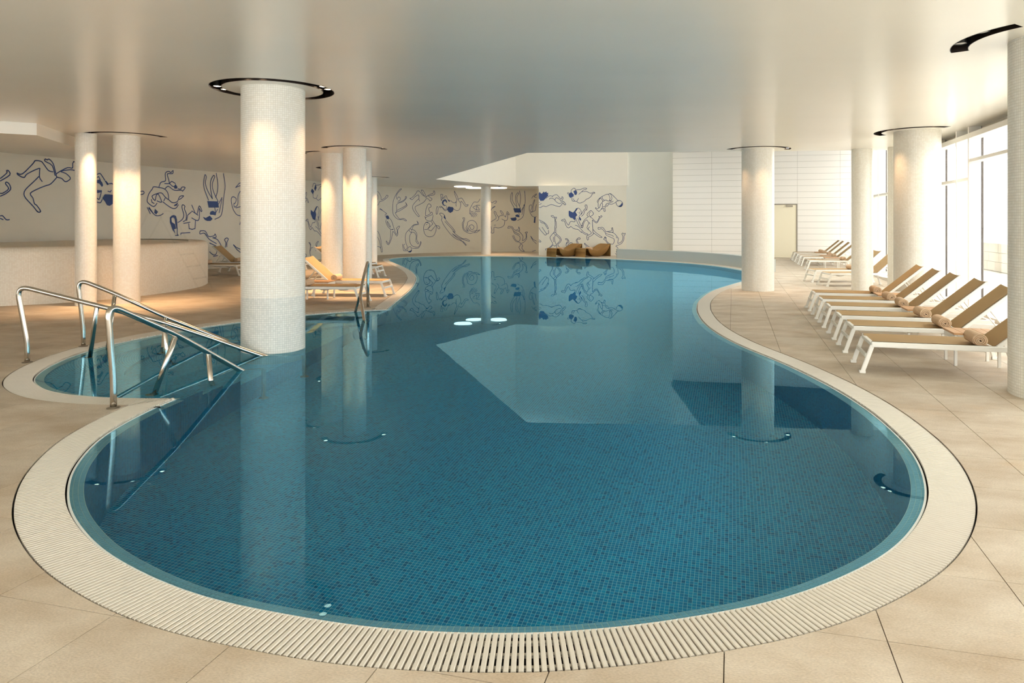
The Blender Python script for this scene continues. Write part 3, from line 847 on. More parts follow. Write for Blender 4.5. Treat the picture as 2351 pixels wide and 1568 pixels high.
MURAL_CURVED = [
'L3320,313 3313,294 3313,269 3327,240 3334,229;L3320,313 3323,303 3321,276 3331,254 3345,238 3345,229;L3351,312 3340,297 3339,274 3344,249 3345,238;L3351,312 3355,307 3346,288 3348,267 3359,240 3365,229;L3359,321 3365,294 3364,263 3359,240;L3386,321 3390,281 3387,249 3368,217;L3387,249 3384,213 3375,181 3349,165;L3384,249 3372,195;L3356,206 3359,195;F3327,229 3364,229 3369,207 3334,207;F3337,190 3343,196 3352,197 3360,190 3359,182 3349,183 3340,186;F3311,178 3331,180 3340,183 3345,172 3340,165 3329,163 3318,166',
'L3209,158 3225,168 3237,179 3227,204 3228,213 3236,208 3238,199 3250,181 3247,168 3238,162;L3249,181 3259,191 3270,192 3259,213 3262,217 3272,206 3278,190 3289,183;L3287,186 3292,204 3296,212 3306,198 3302,195 3296,202 3297,181 3295,170 3286,164 3266,173;L3282,164 3280,145 3268,131 3247,126 3234,129 3225,127 3224,101 3210,101 3214,113 3209,136;L3226,140 3234,141',
'L3208,263 3218,258 3225,265 3238,267 3236,258 3227,255;L3209,217 3218,233 3232,240 3218,229',
'L3302,135 3322,132 3334,115 3354,120 3356,132 3360,112 3340,111;L3302,135 3298,124 3318,127 3329,109 3361,91;L3354,111 3372,93 3379,79 3376,59 3393,72 3395,93 3390,102 3401,105 3397,91 3397,70 3384,52 3368,43 3377,34 3372,20 3386,3;L3329,106 3334,97 3352,88 3362,79 3362,63 3354,55 3340,63 3331,79 3330,88;L3322,86 3329,70 3343,54 3363,49 3363,34 3357,25 3363,11 3372,5 3386,3',
'L3425,281 3431,292 3449,305 3445,296 3436,290 3449,285;L3417,204 3411,226 3414,244 3425,246 3426,233 3420,220 3422,208 3429,217 3431,240 3441,271 3437,271 3429,249;L3417,204 3427,188 3441,183 3449,186;L3422,208 3443,217 3449,249;F3438,183 3445,183 3443,152 3435,154;L3419,83 3431,66 3449,57;L3419,82 3431,59 3449,43;L3427,3 3445,9',
'F2977,222 2981,234 2987,237 2996,235 3008,234 3013,226 3008,212 2995,204 2985,210;F2949,255 2953,267 2966,275 2974,270 2978,258 2974,256 2966,266 2959,260 2958,250 2964,244 2974,244 2965,239 2955,244;F2982,272 2988,272 2993,264 2988,261;L2943,299 2954,297 2950,279 2970,292 2976,284 2983,268;L2943,299 2944,277 2947,267 2951,275 2968,283;L2974,240 2972,224 2966,220 2947,237 2936,235 2942,230 2949,234 2964,216 2972,216 2978,224;L2994,266 3001,265 3005,260 3018,256 3026,262 3025,248 3026,238;L3016,318 3020,297 3029,272 3024,258;L3016,318 3020,311 3034,287 3036,275 3054,282 3067,265 3078,246 3088,248 3089,244 3076,238 3054,265 3050,251 3049,236 3041,220 3028,216 3014,224;L3036,273 3047,257',
'L2922,235 2929,233 2928,215 2923,198 2919,199 2919,219 2922,235',
'L2937,198 2941,203 2955,200 2966,188;L2937,198 2949,184 2950,174 2947,170 2958,144 2978,116 2999,91 3028,69 3057,57 3076,36 3077,41 3061,58;F2963,194 2968,182 2972,168 2959,180;L2971,166 2985,150 3003,132 3020,109 3016,105 2999,126 2983,142 2966,160;L3008,109 3030,89 3061,71 3076,71 3095,62 3094,57 3069,65 3041,75 3005,97;L3005,97 3028,77 3055,61',
'L3061,178 3071,178 3068,160 3063,144 3067,123 3082,109 3096,111;L3061,178 3065,164 3059,152 3061,127 3069,111 3096,98 3115,101 3135,103 3152,117;L3078,125 3085,144 3086,154 3098,164 3115,165 3129,156 3137,137 3135,117 3123,103;L3078,125 3086,111 3090,133;L3095,137 3109,143 3121,131 3109,115 3095,137;L3090,123 3106,107 3152,115',
'L3152,278 3140,261 3121,262 3109,245 3099,225 3098,200;L3114,235 3137,245 3152,245;L3133,221 3135,241 3149,221 3135,221;L3115,233 3125,225 3135,219;L3102,216 3109,208 3116,213;L3098,204 3111,184;L3102,206 3119,182;L3111,204 3127,184;L3117,206 3135,188;L3123,208 3137,196;L3125,215 3133,211 3152,213',
'L2563,309 2583,295 2594,278 2597,264 2619,273 2630,286 2639,284 2633,275 2608,260 2586,254 2577,240 2563,234;L2563,292 2574,284 2574,267 2564,261;F2563,280 2569,275 2569,263 2563,263',
'L2721,320 2712,319 2693,299 2677,274 2669,250 2667,216 2674,190 2701,170 2730,169 2743,163 2750,165 2733,175 2709,173 2693,188 2684,203 2709,212 2746,232 2753,241 2743,254 2747,239 2693,214;L2721,320 2717,316 2698,299 2689,281 2696,266;L2689,201 2692,220 2690,238 2701,249 2730,258 2751,278 2744,283 2741,271 2720,258 2696,254;L2696,273 2704,280 2713,275 2712,264 2701,260',
'L2769,275 2779,277 2802,297 2812,312 2825,311 2843,292 2853,289;L2769,275 2782,268 2797,282 2819,293 2821,273 2826,262;L2819,273 2795,251 2784,230 2797,206 2817,185 2823,189 2805,213 2800,233 2823,244 2850,258 2863,276;L2834,317 2840,305 2850,292 2860,281;L2834,317 2844,317 2855,301 2863,283;L2863,281 2870,290 2890,300 2900,302 2906,317 2911,305 2905,295 2875,289 2895,275 2884,264 2875,274 2864,276',
'F2624,183 2630,190 2642,187 2646,177 2642,170 2630,173;L2587,219 2603,213 2630,198 2622,194 2622,185;L2587,219 2591,221 2605,213;L2628,170 2625,157 2639,134 2658,121 2670,123 2666,119;L2635,161 2650,142 2653,132 2639,145 2633,160;L2646,177 2661,162 2674,129 2685,103 2693,97 2696,118 2690,127 2705,137 2709,133 2698,118 2698,96 2690,90 2669,112 2661,78 2642,47 2628,61 2630,66 2642,54 2654,82 2655,119',
'L2564,115 2574,113 2589,88 2597,51 2604,19 2597,15 2589,37 2564,42;L2566,92 2580,75 2589,52 2594,24;F2563,29 2567,27 2566,12 2563,12',
'L2810,162 2820,146 2792,140 2782,122;L2810,162 2814,148 2792,144 2777,131 2769,123 2746,100 2743,65 2753,38 2751,25 2741,21 2733,43 2741,48;L2769,123 2797,115 2810,95 2809,68 2820,52 2815,48 2802,64;L2782,122 2777,103 2768,87 2769,62 2779,42 2797,33 2817,32 2828,46 2831,59 2834,50 2817,26 2782,27;L2777,104 2792,106 2805,91 2804,68;L2764,118 2777,103;L2756,21 2761,32 2774,34 2779,22 2778,11 2769,7 2759,12 2756,21;F2779,20 2779,11 2769,7 2760,12 2772,14;L2727,48 2731,19 2741,15 2756,16',
'L2870,243 2878,250 2889,243 2889,234 2878,229;L2870,243 2860,216 2860,189 2883,198 2893,208 2897,196 2868,184 2858,177 2856,186;L2878,229 2878,218 2885,205;L2900,193 2900,182 2893,164 2875,162 2860,171 2858,180;L2895,169 2917,141 2932,137 2938,128 2932,122 2920,135;L2890,160 2900,148 2873,123;L2917,141 2890,112 2873,119;L2860,155 2850,139 2848,119 2855,97 2868,85 2885,82 2905,89 2917,114 2920,139;L2853,120 2870,121 2883,141 2875,153 2860,155;F2860,157 2870,158 2880,150 2868,153;L2863,144 2868,145',
'L2074,279 2087,256 2097,276 2092,279 2085,267;L2074,247 2096,256 2110,241 2104,239 2096,250 2087,239 2074,232',
'F2158,316 2163,301 2154,287 2147,298 2153,311;F2133,297 2147,287 2138,273 2124,286;L2135,304 2142,318 2151,320 2158,316;L2161,312 2181,315 2200,320;L2200,313 2189,308 2174,292;L2140,275 2140,262 2147,258 2160,257 2171,272;L2160,257 2174,249 2200,260',
'F2124,209 2142,199 2160,221 2169,223 2156,203 2161,190 2154,165 2138,170 2124,192;F2174,188 2181,165 2178,163 2171,179;L2160,221 2171,223 2180,210 2178,197 2172,188;L2181,176 2187,194 2200,219;L2158,172 2167,152 2178,132 2187,127 2189,136 2200,163;L2165,172 2181,139;L2156,165 2151,156 2135,154 2124,137 2110,154 2104,170 2090,163 2103,161 2113,135 2124,126 2133,135 2149,121 2167,118 2200,94;L2156,139 2171,132 2200,103',
'L2074,86 2085,70 2081,55 2074,51;L2074,34 2096,22 2090,16 2074,27;L2110,74 2122,60 2117,32 2128,10;L2117,74 2124,62;L2120,38 2128,51 2138,51;L2156,37 2163,52 2158,66 2174,77 2174,72 2165,61 2165,41',
'L1297,250 1309,252 1313,248 1309,243 1297,241',
'L1366,266 1373,282 1390,288 1389,308 1394,316 1404,318 1410,315 1418,322 1416,312 1397,310 1402,292 1404,282;L1387,279 1404,280 1413,287 1427,281;F1427,280 1435,270 1432,265 1423,265 1421,271;L1406,279 1416,272 1422,271;L1388,262 1394,268 1402,271 1422,260 1450,261 1454,258 1464,270 1452,271 1447,264 1436,265;L1366,266 1347,267 1342,260 1330,245 1324,227 1327,217 1347,206 1359,217;L1366,266 1387,262 1399,249 1401,230 1388,238 1376,249 1361,247 1341,238 1352,225 1356,240 1364,245 1376,221 1359,224;L1401,230 1416,220 1434,224 1443,240 1458,243 1448,234 1441,231;L1380,222 1399,210 1416,202 1429,203 1438,214;F1438,222 1432,211 1423,209 1421,212;L1384,225 1389,234;L1339,228 1341,219 1349,216;L1324,203 1335,184;L1330,204 1347,184;L1329,201 1352,180 1369,179 1382,185;F1352,200 1363,190 1356,182 1349,187',
'F1406,173 1413,179 1421,181 1429,178 1433,166 1435,138 1431,137 1427,152 1424,169 1418,174 1412,170 1413,160 1416,157 1425,152 1429,137 1422,136 1427,121 1416,134 1406,158;L1434,138 1434,120 1438,116 1427,116;L1436,157 1452,166 1459,181 1452,204 1454,214 1463,210 1461,201 1468,186 1467,166 1456,160;L1470,163 1474,181 1489,192;L1458,154 1483,158;L1478,153 1480,137 1490,135;L1447,118 1448,123 1483,124;L1490,214 1504,187;L1490,195 1515,181;L1511,183 1520,212 1531,197 1527,194 1520,203 1521,175 1513,163 1490,172;L1505,163 1503,137 1490,134',
'L1544,317 1540,301 1540,273 1559,232;L1545,317 1550,309 1545,289 1556,262 1575,237;L1580,317 1569,300 1567,274 1575,237;L1580,317 1585,312 1575,289 1579,263 1600,228;L1591,325 1598,292 1597,266 1589,242;L1622,326 1630,284 1625,253 1618,200 1609,178 1585,168;L1616,243 1600,219;L1616,238 1604,190;L1585,207 1589,190 1597,202;F1553,229 1598,229 1603,208 1560,207;F1564,187 1567,194 1577,197 1591,190 1589,181 1576,183 1566,183;F1535,176 1547,172 1564,180 1576,169 1567,162 1553,162 1543,166',
'L1677,280 1693,295 1713,303;L1677,280 1696,287 1713,285;L1666,202 1658,225 1658,242 1667,247 1680,240 1675,225 1669,223 1672,211 1687,221 1688,250 1700,268 1713,268;L1666,202 1680,186 1696,181 1713,183;L1678,208 1713,216;L1700,181 1702,162 1696,149;L1705,179 1705,164',
'L1524,129 1545,128 1559,110 1582,112 1586,118 1591,107 1576,105;L1524,129 1523,119 1543,121 1561,101 1592,85;L1576,105 1597,98 1612,78 1615,72;L1563,88 1591,76 1595,67 1591,50 1579,47 1563,58;L1631,71 1633,87 1627,97 1636,103 1644,99 1637,87 1637,72;L1579,42 1597,44;L1606,40 1618,47',
'L1667,79 1680,69 1710,58;L1667,78 1683,61 1708,45',
'L928,281 942,280 970,308 976,316 990,316 997,312 1012,294 1025,291;L928,281 930,277 946,271 955,281 986,297 988,291 988,274 995,264;L986,276 970,260 952,243 946,231 951,219 971,199 983,185 991,187 980,202 974,206 970,220 963,232 983,244 1004,253 1019,259 1036,277;L1004,323 1003,317 1023,307 1031,282;L1004,323 1009,321 1015,323 1026,312 1033,288;L1034,286 1046,294 1067,305 1081,305 1082,317 1086,323 1092,313 1089,300 1075,300 1047,294 1062,289 1075,278 1070,271 1060,267 1050,275 1036,278 1034,286',
'L885,265 901,279 901,285 906,285 909,275 885,259;L885,229 892,230 906,241 898,253 901,257 908,252 911,240 899,229 885,222',
'L885,174 891,174 900,165 908,165;L885,168 892,165',
'F1153,276 1164,279 1172,271 1175,263 1171,258 1163,267 1153,269;F1153,249 1171,249 1171,244 1157,240 1153,242;F1179,277 1185,276 1194,267 1188,264;F1172,226 1180,238 1193,238 1212,237 1214,216 1196,205 1187,207 1180,218;L1153,291 1164,296 1171,290 1180,278;L1153,283 1161,287 1166,277;L1195,269 1203,270 1214,262;L1153,228 1160,223 1164,226 1169,243;L1153,218 1158,214 1167,214 1172,223;L1190,247 1198,245 1201,250',
]

MW = catmull([(-14.2, 8.0)]+MURAL)
MD = [0]
for i in range(1, len(MW)): MD.append(MD[-1]+(MW[i]-MW[i-1]).length)
def on_curve(a, z):
    j = 0
    while j < len(MD)-2 and MD[j+1] < a: j += 1
    t = (a-MD[j])/max(1e-9, MD[j+1]-MD[j])
    p = MW[j].lerp(MW[j+1], t); d = (MW[j+1]-MW[j]).normalized()
    n = Vector((d.y, -d.x))
    q = p+n*0.007
    return (q.x, q.y, z)
def on_flat(a, z): return (a, FW_Y-0.004, z)
def mural_figure(spec, fn, parent):
    mb = MB(); w = 0.0105
    if fn is on_curve and float(spec[1:].split(',')[0]) < 2000: w = 0.0135
    for st in spec.split(';'):
        pts = [tuple(float(c)/100 for c in q.split(',')) for q in st[1:].split(' ')]
        if st[0] == 'L':
            if len(pts) > 3: pts = [tuple(p) for p in catmull(pts, 3)]
            for (a0, z0), (a1, z1) in zip(pts, pts[1:]):
                l = math.hypot(a1-a0, z1-z0)
                if l < 1e-6: continue
                dx, dz = (a1-a0)/l, (z1-z0)/l
                k = max(1, math.ceil(l/0.25))
                b0 = -w*0.6; b1 = l+w*0.6
                V = []
                for i in range(k+1):
                    m = b0+(b1-b0)*i/k
                    x, z = a0+dx*m, z0+dz*m
                    V += [fn(x-dz*w, z+dx*w), fn(x+dz*w, z-dx*w)]
                mb.add(V, [(2*i, 2*i+1, 2*i+3, 2*i+2) for i in range(k)])
        else:
            v, f_ = flat_fill(pts)
            mb.add([fn(x, z) for x, z in v], f_)
    return mb.build('mural_figure', M['blue_ink'], parent)
for sp in MURAL_FLAT: mural_figure(sp, on_flat, wall_back)
for sp in MURAL_CURVED: mural_figure(sp, on_curve, wall_left)

# white panelled end wall along the deck grid
PW_V = 31.98
u_l = UV_of(*nich[-1])[0]
wp = empty('wall_panelled', (0, 0, 0)); tag(wp, kind='structure')
def ubox(name, u0, u1, v0, v1, z0, z1, mat, parent=None, kind=None):
    c = [AB(u0, v0), AB(u1, v0), AB(u1, v1), AB(u0, v1)]
    V = [(x, y, z0) for x, y in c]+[(x, y, z1) for x, y in c]
    o = mesh(name, V, [(3,2,1,0),(4,5,6,7),(0,1,5,4),(1,2,6,5),(2,3,7,6),(3,0,4,7)], mat, parent)
    if kind: tag(o, kind=kind)
    return o
ubox('backing', u_l-0.2, 5.9, PW_V+0.012, PW_V+0.2, 0, LW_TOP, M['panel_joint'], wp)
uj = [u_l-0.2, -0.909, 0.958, 2.750, 4.492, 5.9]   # vertical panel joints along the wall
DOOR_U = (1.677, 2.750)
ph = 0.264
z = 0.0; row = 0
while z < LW_TOP-0.05:
    z1 = min(z+ph, LW_TOP)
    for i in range(len(uj)-1):
        a, b = uj[i]+0.004, uj[i+1]-0.004
        if z1 <= 2.40 and b > DOOR_U[0] and a < DOOR_U[1]-0.05:
            b = DOOR_U[0]-0.01
            if b-a < 0.05: continue
        ubox('panel', a, b, PW_V, PW_V+0.012, z+0.004, z1-0.004, M['panel'], wp)
    z = z1
door = empty('door_1', (*AB((DOOR_U[0]+DOOR_U[1])/2, PW_V), 0)); tag(door, kind='structure')
def local(o, parent):
    o.parent = parent; o.matrix_parent_inverse = Matrix.Translation(-parent.location); return o
local(ubox('door_leaf', DOOR_U[0]+0.05, DOOR_U[1]-0.055, PW_V-0.004, PW_V+0.02, 0.01, 2.33, M['door']), door)
for a, b in ((DOOR_U[0], DOOR_U[0]+0.045), (DOOR_U[1]-0.05, DOOR_U[1])):
    local(ubox('door_jamb', a, b, PW_V-0.02, PW_V+0.02, 0, 2.376, M['panel_joint']), door)
local(ubox('door_head', DOOR_U[0]+0.045, DOOR_U[1]-0.05, PW_V-0.02, PW_V+0.02, 2.335, 2.376, M['panel_joint']), door)
local(ubox('door_closer', DOOR_U[1]-0.48, DOOR_U[1]-0.2, PW_V-0.06, PW_V-0.005, 2.24, 2.31, M['steel_dark']), door)

# ------------------------------------------------------------------ glazing along the right side
FU0, FU1, GU = 4.05, 4.26, 4.25
fins = [-2.4, -1.0, 0.43, 1.86, 3.29, 4.72, 6.15, 7.58, 9.01, 10.45, 11.88, 13.74, 14.43, 15.86, 17.3, 18.73, 20.16, 21.6, 23.0]
far_fins = [23.0, 24.4, 25.8, 27.2, 28.6, 30.0, 31.4]
HEAD = 3.12
def bay_window(i, v0, v1, u0, ztop, tz):
    w = empty('window_%d' % i, (*AB(u0, (v0+v1)/2), 0)); tag(w, kind='structure')
    A = lambda *a: local(ubox(*a), w)
    A('window_mullion', u0, u0+0.20, v0-0.025, v0+0.025, 0.0, ztop, M['frame'])
    A('window_gasket', u0+0.20, u0+0.235, v0-0.028, v0+0.028, 0.05, ztop, M['gasket'])
    A('window_sill', u0-0.02, u0+0.26, v0+0.025, v1-0.025, 0.0, 0.06, M['frame'])
    A('window_head', u0, u0+0.20, v0+0.025, v1-0.025, HEAD-0.04 if ztop < 3.3 else ztop-0.1, HEAD+0.05 if ztop < 3.3 else ztop, M['frame'])
    A('window_transom', u0+0.02, u0+0.20, v0+0.025, v1-0.025, tz, tz+0.055, M['frame'])
    A('window_pane', u0+0.205, u0+0.213, v0+0.028, v1-0.028, 0.06, tz, M['glass'])
    A('window_pane', u0+0.205, u0+0.213, v0+0.028, v1-0.028, tz+0.055, ztop-0.04, M['glass'])
    return w
for i in range(len(fins)-1):
    tz = 2.34 if 13.7 < fins[i] else 2.66
    bay_window(i+1, fins[i], fins[i+1], FU0, CEIL if fins[i] < 17 else 5.3, tz)
for i in range(len(far_fins)-1):
    bay_window(len(fins)+i, far_fins[i], far_fins[i+1], FU0+0.85, 5.3, 2.34)
ubox('wall_right', FU0-0.02, FU0+1.1, 22.98, 23.05, 0, LW_TOP, M['white_wall'], None, 'structure')
ubox('wall_above_glazing', FU0+0.02, FU0+0.25, 17.2, 23.0, 5.3, LW_TOP, M['white_wall'], None, 'structure')
ubox('wall_above_far_glazing', FU0+0.87, FU0+1.1, 23.0, 32.1, 5.3, LW_TOP, M['white_wall'], None, 'structure')
ubox('trim_3', FU0+0.205, FU0+0.25, -3.0, 17.9, HEAD+0.05, CEIL+0.05, M['white_wall'], None, 'structure')
ubox('trim_4', 3.9505, FU0+0.22, -3.0, 17.9, CEIL, CEIL+0.05, M['ceiling'], None, 'structure')
# lower roof over the panelled end, and unseen roof lights added for daylight
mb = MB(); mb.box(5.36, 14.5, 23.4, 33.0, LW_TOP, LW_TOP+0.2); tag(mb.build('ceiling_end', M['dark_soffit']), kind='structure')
mb = MB(); mb.box(5.36, 5.46, 16.6, 31.4, LW_TOP+0.2, SKY_TOP); tag(mb.build('wall_upstand', M['white_wall']), kind='structure')
mb = MB(); mb.box(2.8, 5.5, 16.5, 16.75, LW_TOP, SKY_TOP); tag(mb.build('wall_upstand', M['white_wall']), kind='structure')
roof2 = empty('skylight_added', (0, 0, 0)); tag(roof2, kind='structure')  # out-of-view roof glazing, added to brighten the panelled end and far loungers
for k in range(5):
    x0 = 5.5+k*1.8
    mb = MB(); mb.box(x0-0.05, x0+0.05, 16.3, 23.4, LW_TOP, LW_TOP+0.2); mb.build('rafter', M['frame'], roof2)
    mb = MB(); mb.box(x0+0.05, x0+1.75, 16.3, 23.4, LW_TOP+0.09, LW_TOP+0.1); mb.build('added_skylight_pane' if k % 2 == 0 else 'roof_panel', M['glass'] if k % 2 == 0 else M['white_wall'], roof2)
roof = empty('skylight_added', (0, 0, 0)); tag(roof, kind='structure')  # unseen glazed roof, added to bring daylight down the tall well
for k in range(7):
    y0 = 16.7+k*2.75
    mb = MB(); mb.box(-5.2, 5.5, y0-0.06, y0+0.06, SKY_TOP, SKY_TOP+0.2); mb.build('rafter', M['frame'], roof)
    if k < 6:
        mb = MB(); mb.box(-5.2, 5.5, y0+0.06, y0+1.95, SKY_TOP+0.05, SKY_TOP+0.15); mb.build('roof_panel', M['white_wall'], roof)
        mb = MB(); mb.box(-5.2, 5.5, y0+1.95, y0+2.69, SKY_TOP+0.09, SKY_TOP+0.1); mb.build('added_skylight_pane', M['glass'], roof)

# terrace and garden wall outside
o = mesh('terrace', [(*AB(4.3, -10), -0.02), (*AB(16, -10), -0.02), (*AB(16, 40), -0.02), (*AB(4.3, 40), -0.02)], [(0, 1, 2, 3)], M['terrace'])
tag(o, kind='structure')
gw = empty('garden_wall', (*AB(8.2, 14), 0)); tag(gw, 'low pale block wall on the terrace outside the windows', 'wall')
random.seed(3)
for r in range(3):
    v = 4.0
    while v < 26:
        l = random.uniform(0.7, 1.3)
        local(ubox('stone_block', 8.2, 8.5, v+0.008, v+l-0.008, r*0.3+0.005, r*0.3+0.295, M['garden_stone']), gw)
        v += l

# ------------------------------------------------------------------ columns and ring lamps
CL = {
 'main': ('thick cream mosaic column standing in the shallow end of the pool', 'column'),
 'l1': ('slim cream mosaic column, leftmost, before the raised tub', 'column'),
 'l2': ('slim cream mosaic column second from the left before the raised tub', 'column'),
 'p1': ('cream mosaic column, left one of the pair behind the orange-lit loungers', 'column'),
 'p2': ('cream mosaic column, right one of the pair behind the orange-lit loungers', 'column'),
 'p3': ('cream column just peeping out right of the column pair', 'column'),
 'p4': ('column hidden behind the column pair, under the small dark slot', 'column'),
 'p5': ('pale column at the far left corner of the pool', 'column'),
 'far': ('thin grey-white column at the far edge of the water', 'column'),
 'r1': ('cream mosaic column at the waist of the pool, right bank', 'column'),
 'r2': ('slim cream mosaic column among the far loungers', 'column'),
 'r3': ('slim column half hidden behind the thickest window column', 'column'),
 'r4': ('thickest cream mosaic column beside the window wall', 'column'),
 'r5': ('cream mosaic column cut by the right edge of the picture', 'column'),
}
for n, x, y, r, ring_ in cols:
    if n == 'p4': continue        # stands wholly behind the column pair
    base = PLAT if n == 'main' else 0.0
    if n == 'main':
        o = empty('column', (x, y, 0))
        lathe('shaft', [(r, 0.665), (r, CEIL)], M['column'], o, 64)
        lathe('shaft_foot', [(r, base), (r, 0.665)], M['column_foot'], o, 64)
    else:
        o = lathe('column', [(r, base), (r, base+0.02), (r, CEIL)], M['column'], None, 64, loc=(x, y, 0))
    tag(o, CL[n][0], CL[n][1], 'round mosaic columns')

RL = {
 'main': 'full dark ring slot with bright spot lamps round the thick pool column',
 'l2': 'dark curved lamp slot in the ceiling over the two leftmost columns',
 'p1': 'short dark lamp slot over the left one of the column pair',
 'p2': 'dark curved lamp slot over the right one of the column pair',
 'p4': 'tiny dark lamp slot left of the column pair, further back',
 'p5': 'tiny dark lamp slot over the far left corner column',
 'far': 'tiny dark lamp slot over the thin far column',
 'r1': 'dark curved lamp slot over the column at the pool waist',
 'r4': 'dark curved lamp slot round the thickest window column',
 'r5': 'broad dark lamp slot in the ceiling at the top right corner',
}
def spot(parent, x, y, z, energy, size=1.25, blend=1.0, color=(1.0, 0.62, 0.34)):
    d = bpy.data.lights.new('downlight_beam', 'SPOT')
    d.energy = energy; d.color = color; d.spot_size = size; d.spot_blend = blend; d.shadow_soft_size = 0.035
    o = bpy.data.objects.new('downlight_beam', d); link(o, parent)
    o.location = (x, y, z)
    return o
POWER = {'main': 30, 'l2': 190, 'p1': 230, 'p2': 230, 'p4': 200, 'p5': 160, 'far': 110, 'r1': 40, 'r4': 30, 'r5': 30}
LAMPS = {'main': (172, 190, 352, 8, 80, 100, 262, 280), 'l2': (255, 310, 365), 'p1': (190, 250), 'p2': (215, 290, 360), 'p4': (150, 215), 'p5': (260, 340), 'far': (320, 370),
         'r1': (200, 270, 352), 'r4': (185, 200, 270), 'r5': (160, 190)}
for c in cols:
    n, x, y, r, ring_ = c
    if not ring_: continue
    ro, ri = radii(n)
    e = empty('ceiling_ring_lamp', (x, y, CEIL)); tag(e, RL[n], 'ceiling lamp', 'ring lamps in the ceiling')
    a0, a1 = math.radians(ring_[0]), math.radians(ring_[1]); full = ring_[1]-ring_[0] >= 360
    ns = 64 if full else 40
    H_ = 0.16; t = 0.006
    V = []; F = []
    prof = [(ro-t, -0.001), (ro-t, H_), (ri+t, H_), (ri+t, -0.001), (ri, -0.001), (ri, H_+t), (ro, H_+t), (ro, -0.001)]
    for i in range(ns+1):
        a = a0+(a1-a0)*i/ns
        for rr_, z_ in prof: V.append((rr_*math.cos(a), rr_*math.sin(a), z_))
    k = len(prof)
    for i in range(ns):
        for j in range(k):
            F.append((i*k+j, i*k+(j+1) % k, (i+1)*k+(j+1) % k, (i+1)*k+j))
    if not full:
        F.append((0, 1, 2, 3)); F.append((ns*k+3, ns*k+2, ns*k+1, ns*k))
    mesh('slot_channel', V, F, M['bronze'], e)
    rm = (ro+ri)/2
    for ad in LAMPS[n]:
        a = math.radians(ad); lx, ly = rm*math.cos(a), rm*math.sin(a)
        h = lathe('lamp_housing', [(0.0, 0.13), (0.055, 0.13), (0.055, 0.022), (0.047, 0.022), (0.047, 0.03)], M['lamp_black'], e, 20, loc=(lx, ly, 0))
        lathe('lamp_lens', [(0.0, 0.020), (0.03, 0.022), (0.0465, 0.027)], M['lamp'] if n != 'r5' else M['lamp_off'], h, 20)
        if n != 'r5': spot(e, lx, ly, -0.005, POWER[n])
# opal ceiling discs before the far mural wall
for i, (x, y, lab) in enumerate(((-4.35, 33.4, 'left'), (-3.95, 34.7, 'middle'), (-2.75, 34.7, 'right'))):
    o = lathe('ceiling_disc_lamp', [(0.0, -0.03), (0.40, -0.03), (0.43, -0.012), (0.43, 0.0)], M['ceil_lamp'], None, 40, loc=(x, y, CEIL-0.001))
    tag(o, 'flat glowing round ceiling lamp, %s one of three before the far mural' % lab, 'ceiling lamp', 'disc lamps before the far mural')

# ------------------------------------------------------------------ handrails
def flange(parent, p):
    o = lathe('flange', [(0.0, 0.014), (0.03, 0.014), (0.052, 0.008), (0.055, 0.0)], M['steel_dark'], parent, 24)
    o.location = p
    return o
def rail(name, label, path, legs, feet, r=0.0265):
    base = Vector(path[0]); g = empty(name, base); tag(g, label, 'handrail', 'steel handrails of the pool steps')
    P = [Vector(p)-base for p in path]
    tube('rail_tube', fillet(P, 0.14, 8), r, M['steel'], g, 16)
    for a, b in legs:
        tube('leg', [Vector(a)-base, Vector(b)-base], r*0.92, M['steel'], g, 14)
        flange(g, Vector(b)-base)
    for f in feet: flange(g, Vector(f)-base)
rail('handrail', 'nearest steel handrail, its post by the tip of the grate',
     [(-3.79, 5.965, 0.0), (-3.79, 5.965, 0.25), (-3.825, 5.935, 0.90), (-3.62, 6.63, 0.53), (-3.41, 7.55, -0.02), (-3.33, 7.75, -0.13), (-3.27, 7.82, -0.2), (-3.27, 7.82, FLOORZ)],
     [((-3.62, 6.63, 0.50), (-3.83, 6.60, -0.115)), ((-3.52, 7.07, 0.25), (-3.50, 7.17, PLAT))], [(-3.79, 5.965, 0.0), (-3.27, 7.82, FLOORZ)])
rail('handrail', 'leftmost steel handrail, sloping from the deck to the pool column',
     [(-6.0, 7.895, 0.0), (-6.0, 7.895, 0.22), (-6.10, 7.87, 0.88), (-5.154, 8.068, 0.587), (-4.653, 8.171, 0.435), (-4.141, 8.274, 0.235), (-3.541, 8.398, -0.02), (-3.25, 8.46, -0.12), (-3.14, 8.70, -0.2), (-3.14, 8.74, FLOORZ)],
     [((-5.30, 8.04, 0.62), (-5.62, 8.38, -0.115)), ((-4.60, 8.18, 0.40), (-4.66, 8.46, -0.61))], [(-6.0, 7.895, 0.0), (-3.14, 8.74, FLOORZ)])
rail('handrail', 'rearmost steel handrail of the bay, running behind the pool column',
     [(-6.05, 8.913, 0.0), (-6.05, 8.913, 0.22), (-6.11, 8.89, 0.87), (-5.74, 9.02, 0.679), (-5.165, 9.22, 0.339), (-4.767, 9.363, 0.131), (-4.29, 9.53, -0.12), (-4.0, 9.63, -0.2), (-4.0, 9.63, PLAT)],
     [((-5.72, 9.03, 0.66), (-5.74, 8.9, -0.115)), ((-5.165, 9.22, 0.33), (-4.98, 8.8, -0.28))], [(-6.05, 8.913, 0.0)])
rail('handrail', 'steel handrail at the far steps beside the left bank loungers',
     [(-3.463, 12.945, 0.0), (-3.463, 12.93, 0.60), (-3.45, 12.90, 0.885), (-3.40, 12.40, 0.60), (-3.36, 12.05, 0.33), (-3.22, 11.70, 0.10), (-3.116, 11.41, -0.04), (-3.02, 11.2, -0.2), (-3.02, 11.15, FLOORZ)],
     [((-3.38, 12.25, 0.48), (-3.60, 12.52, -0.115))], [(-3.463, 12.945, 0.0)])

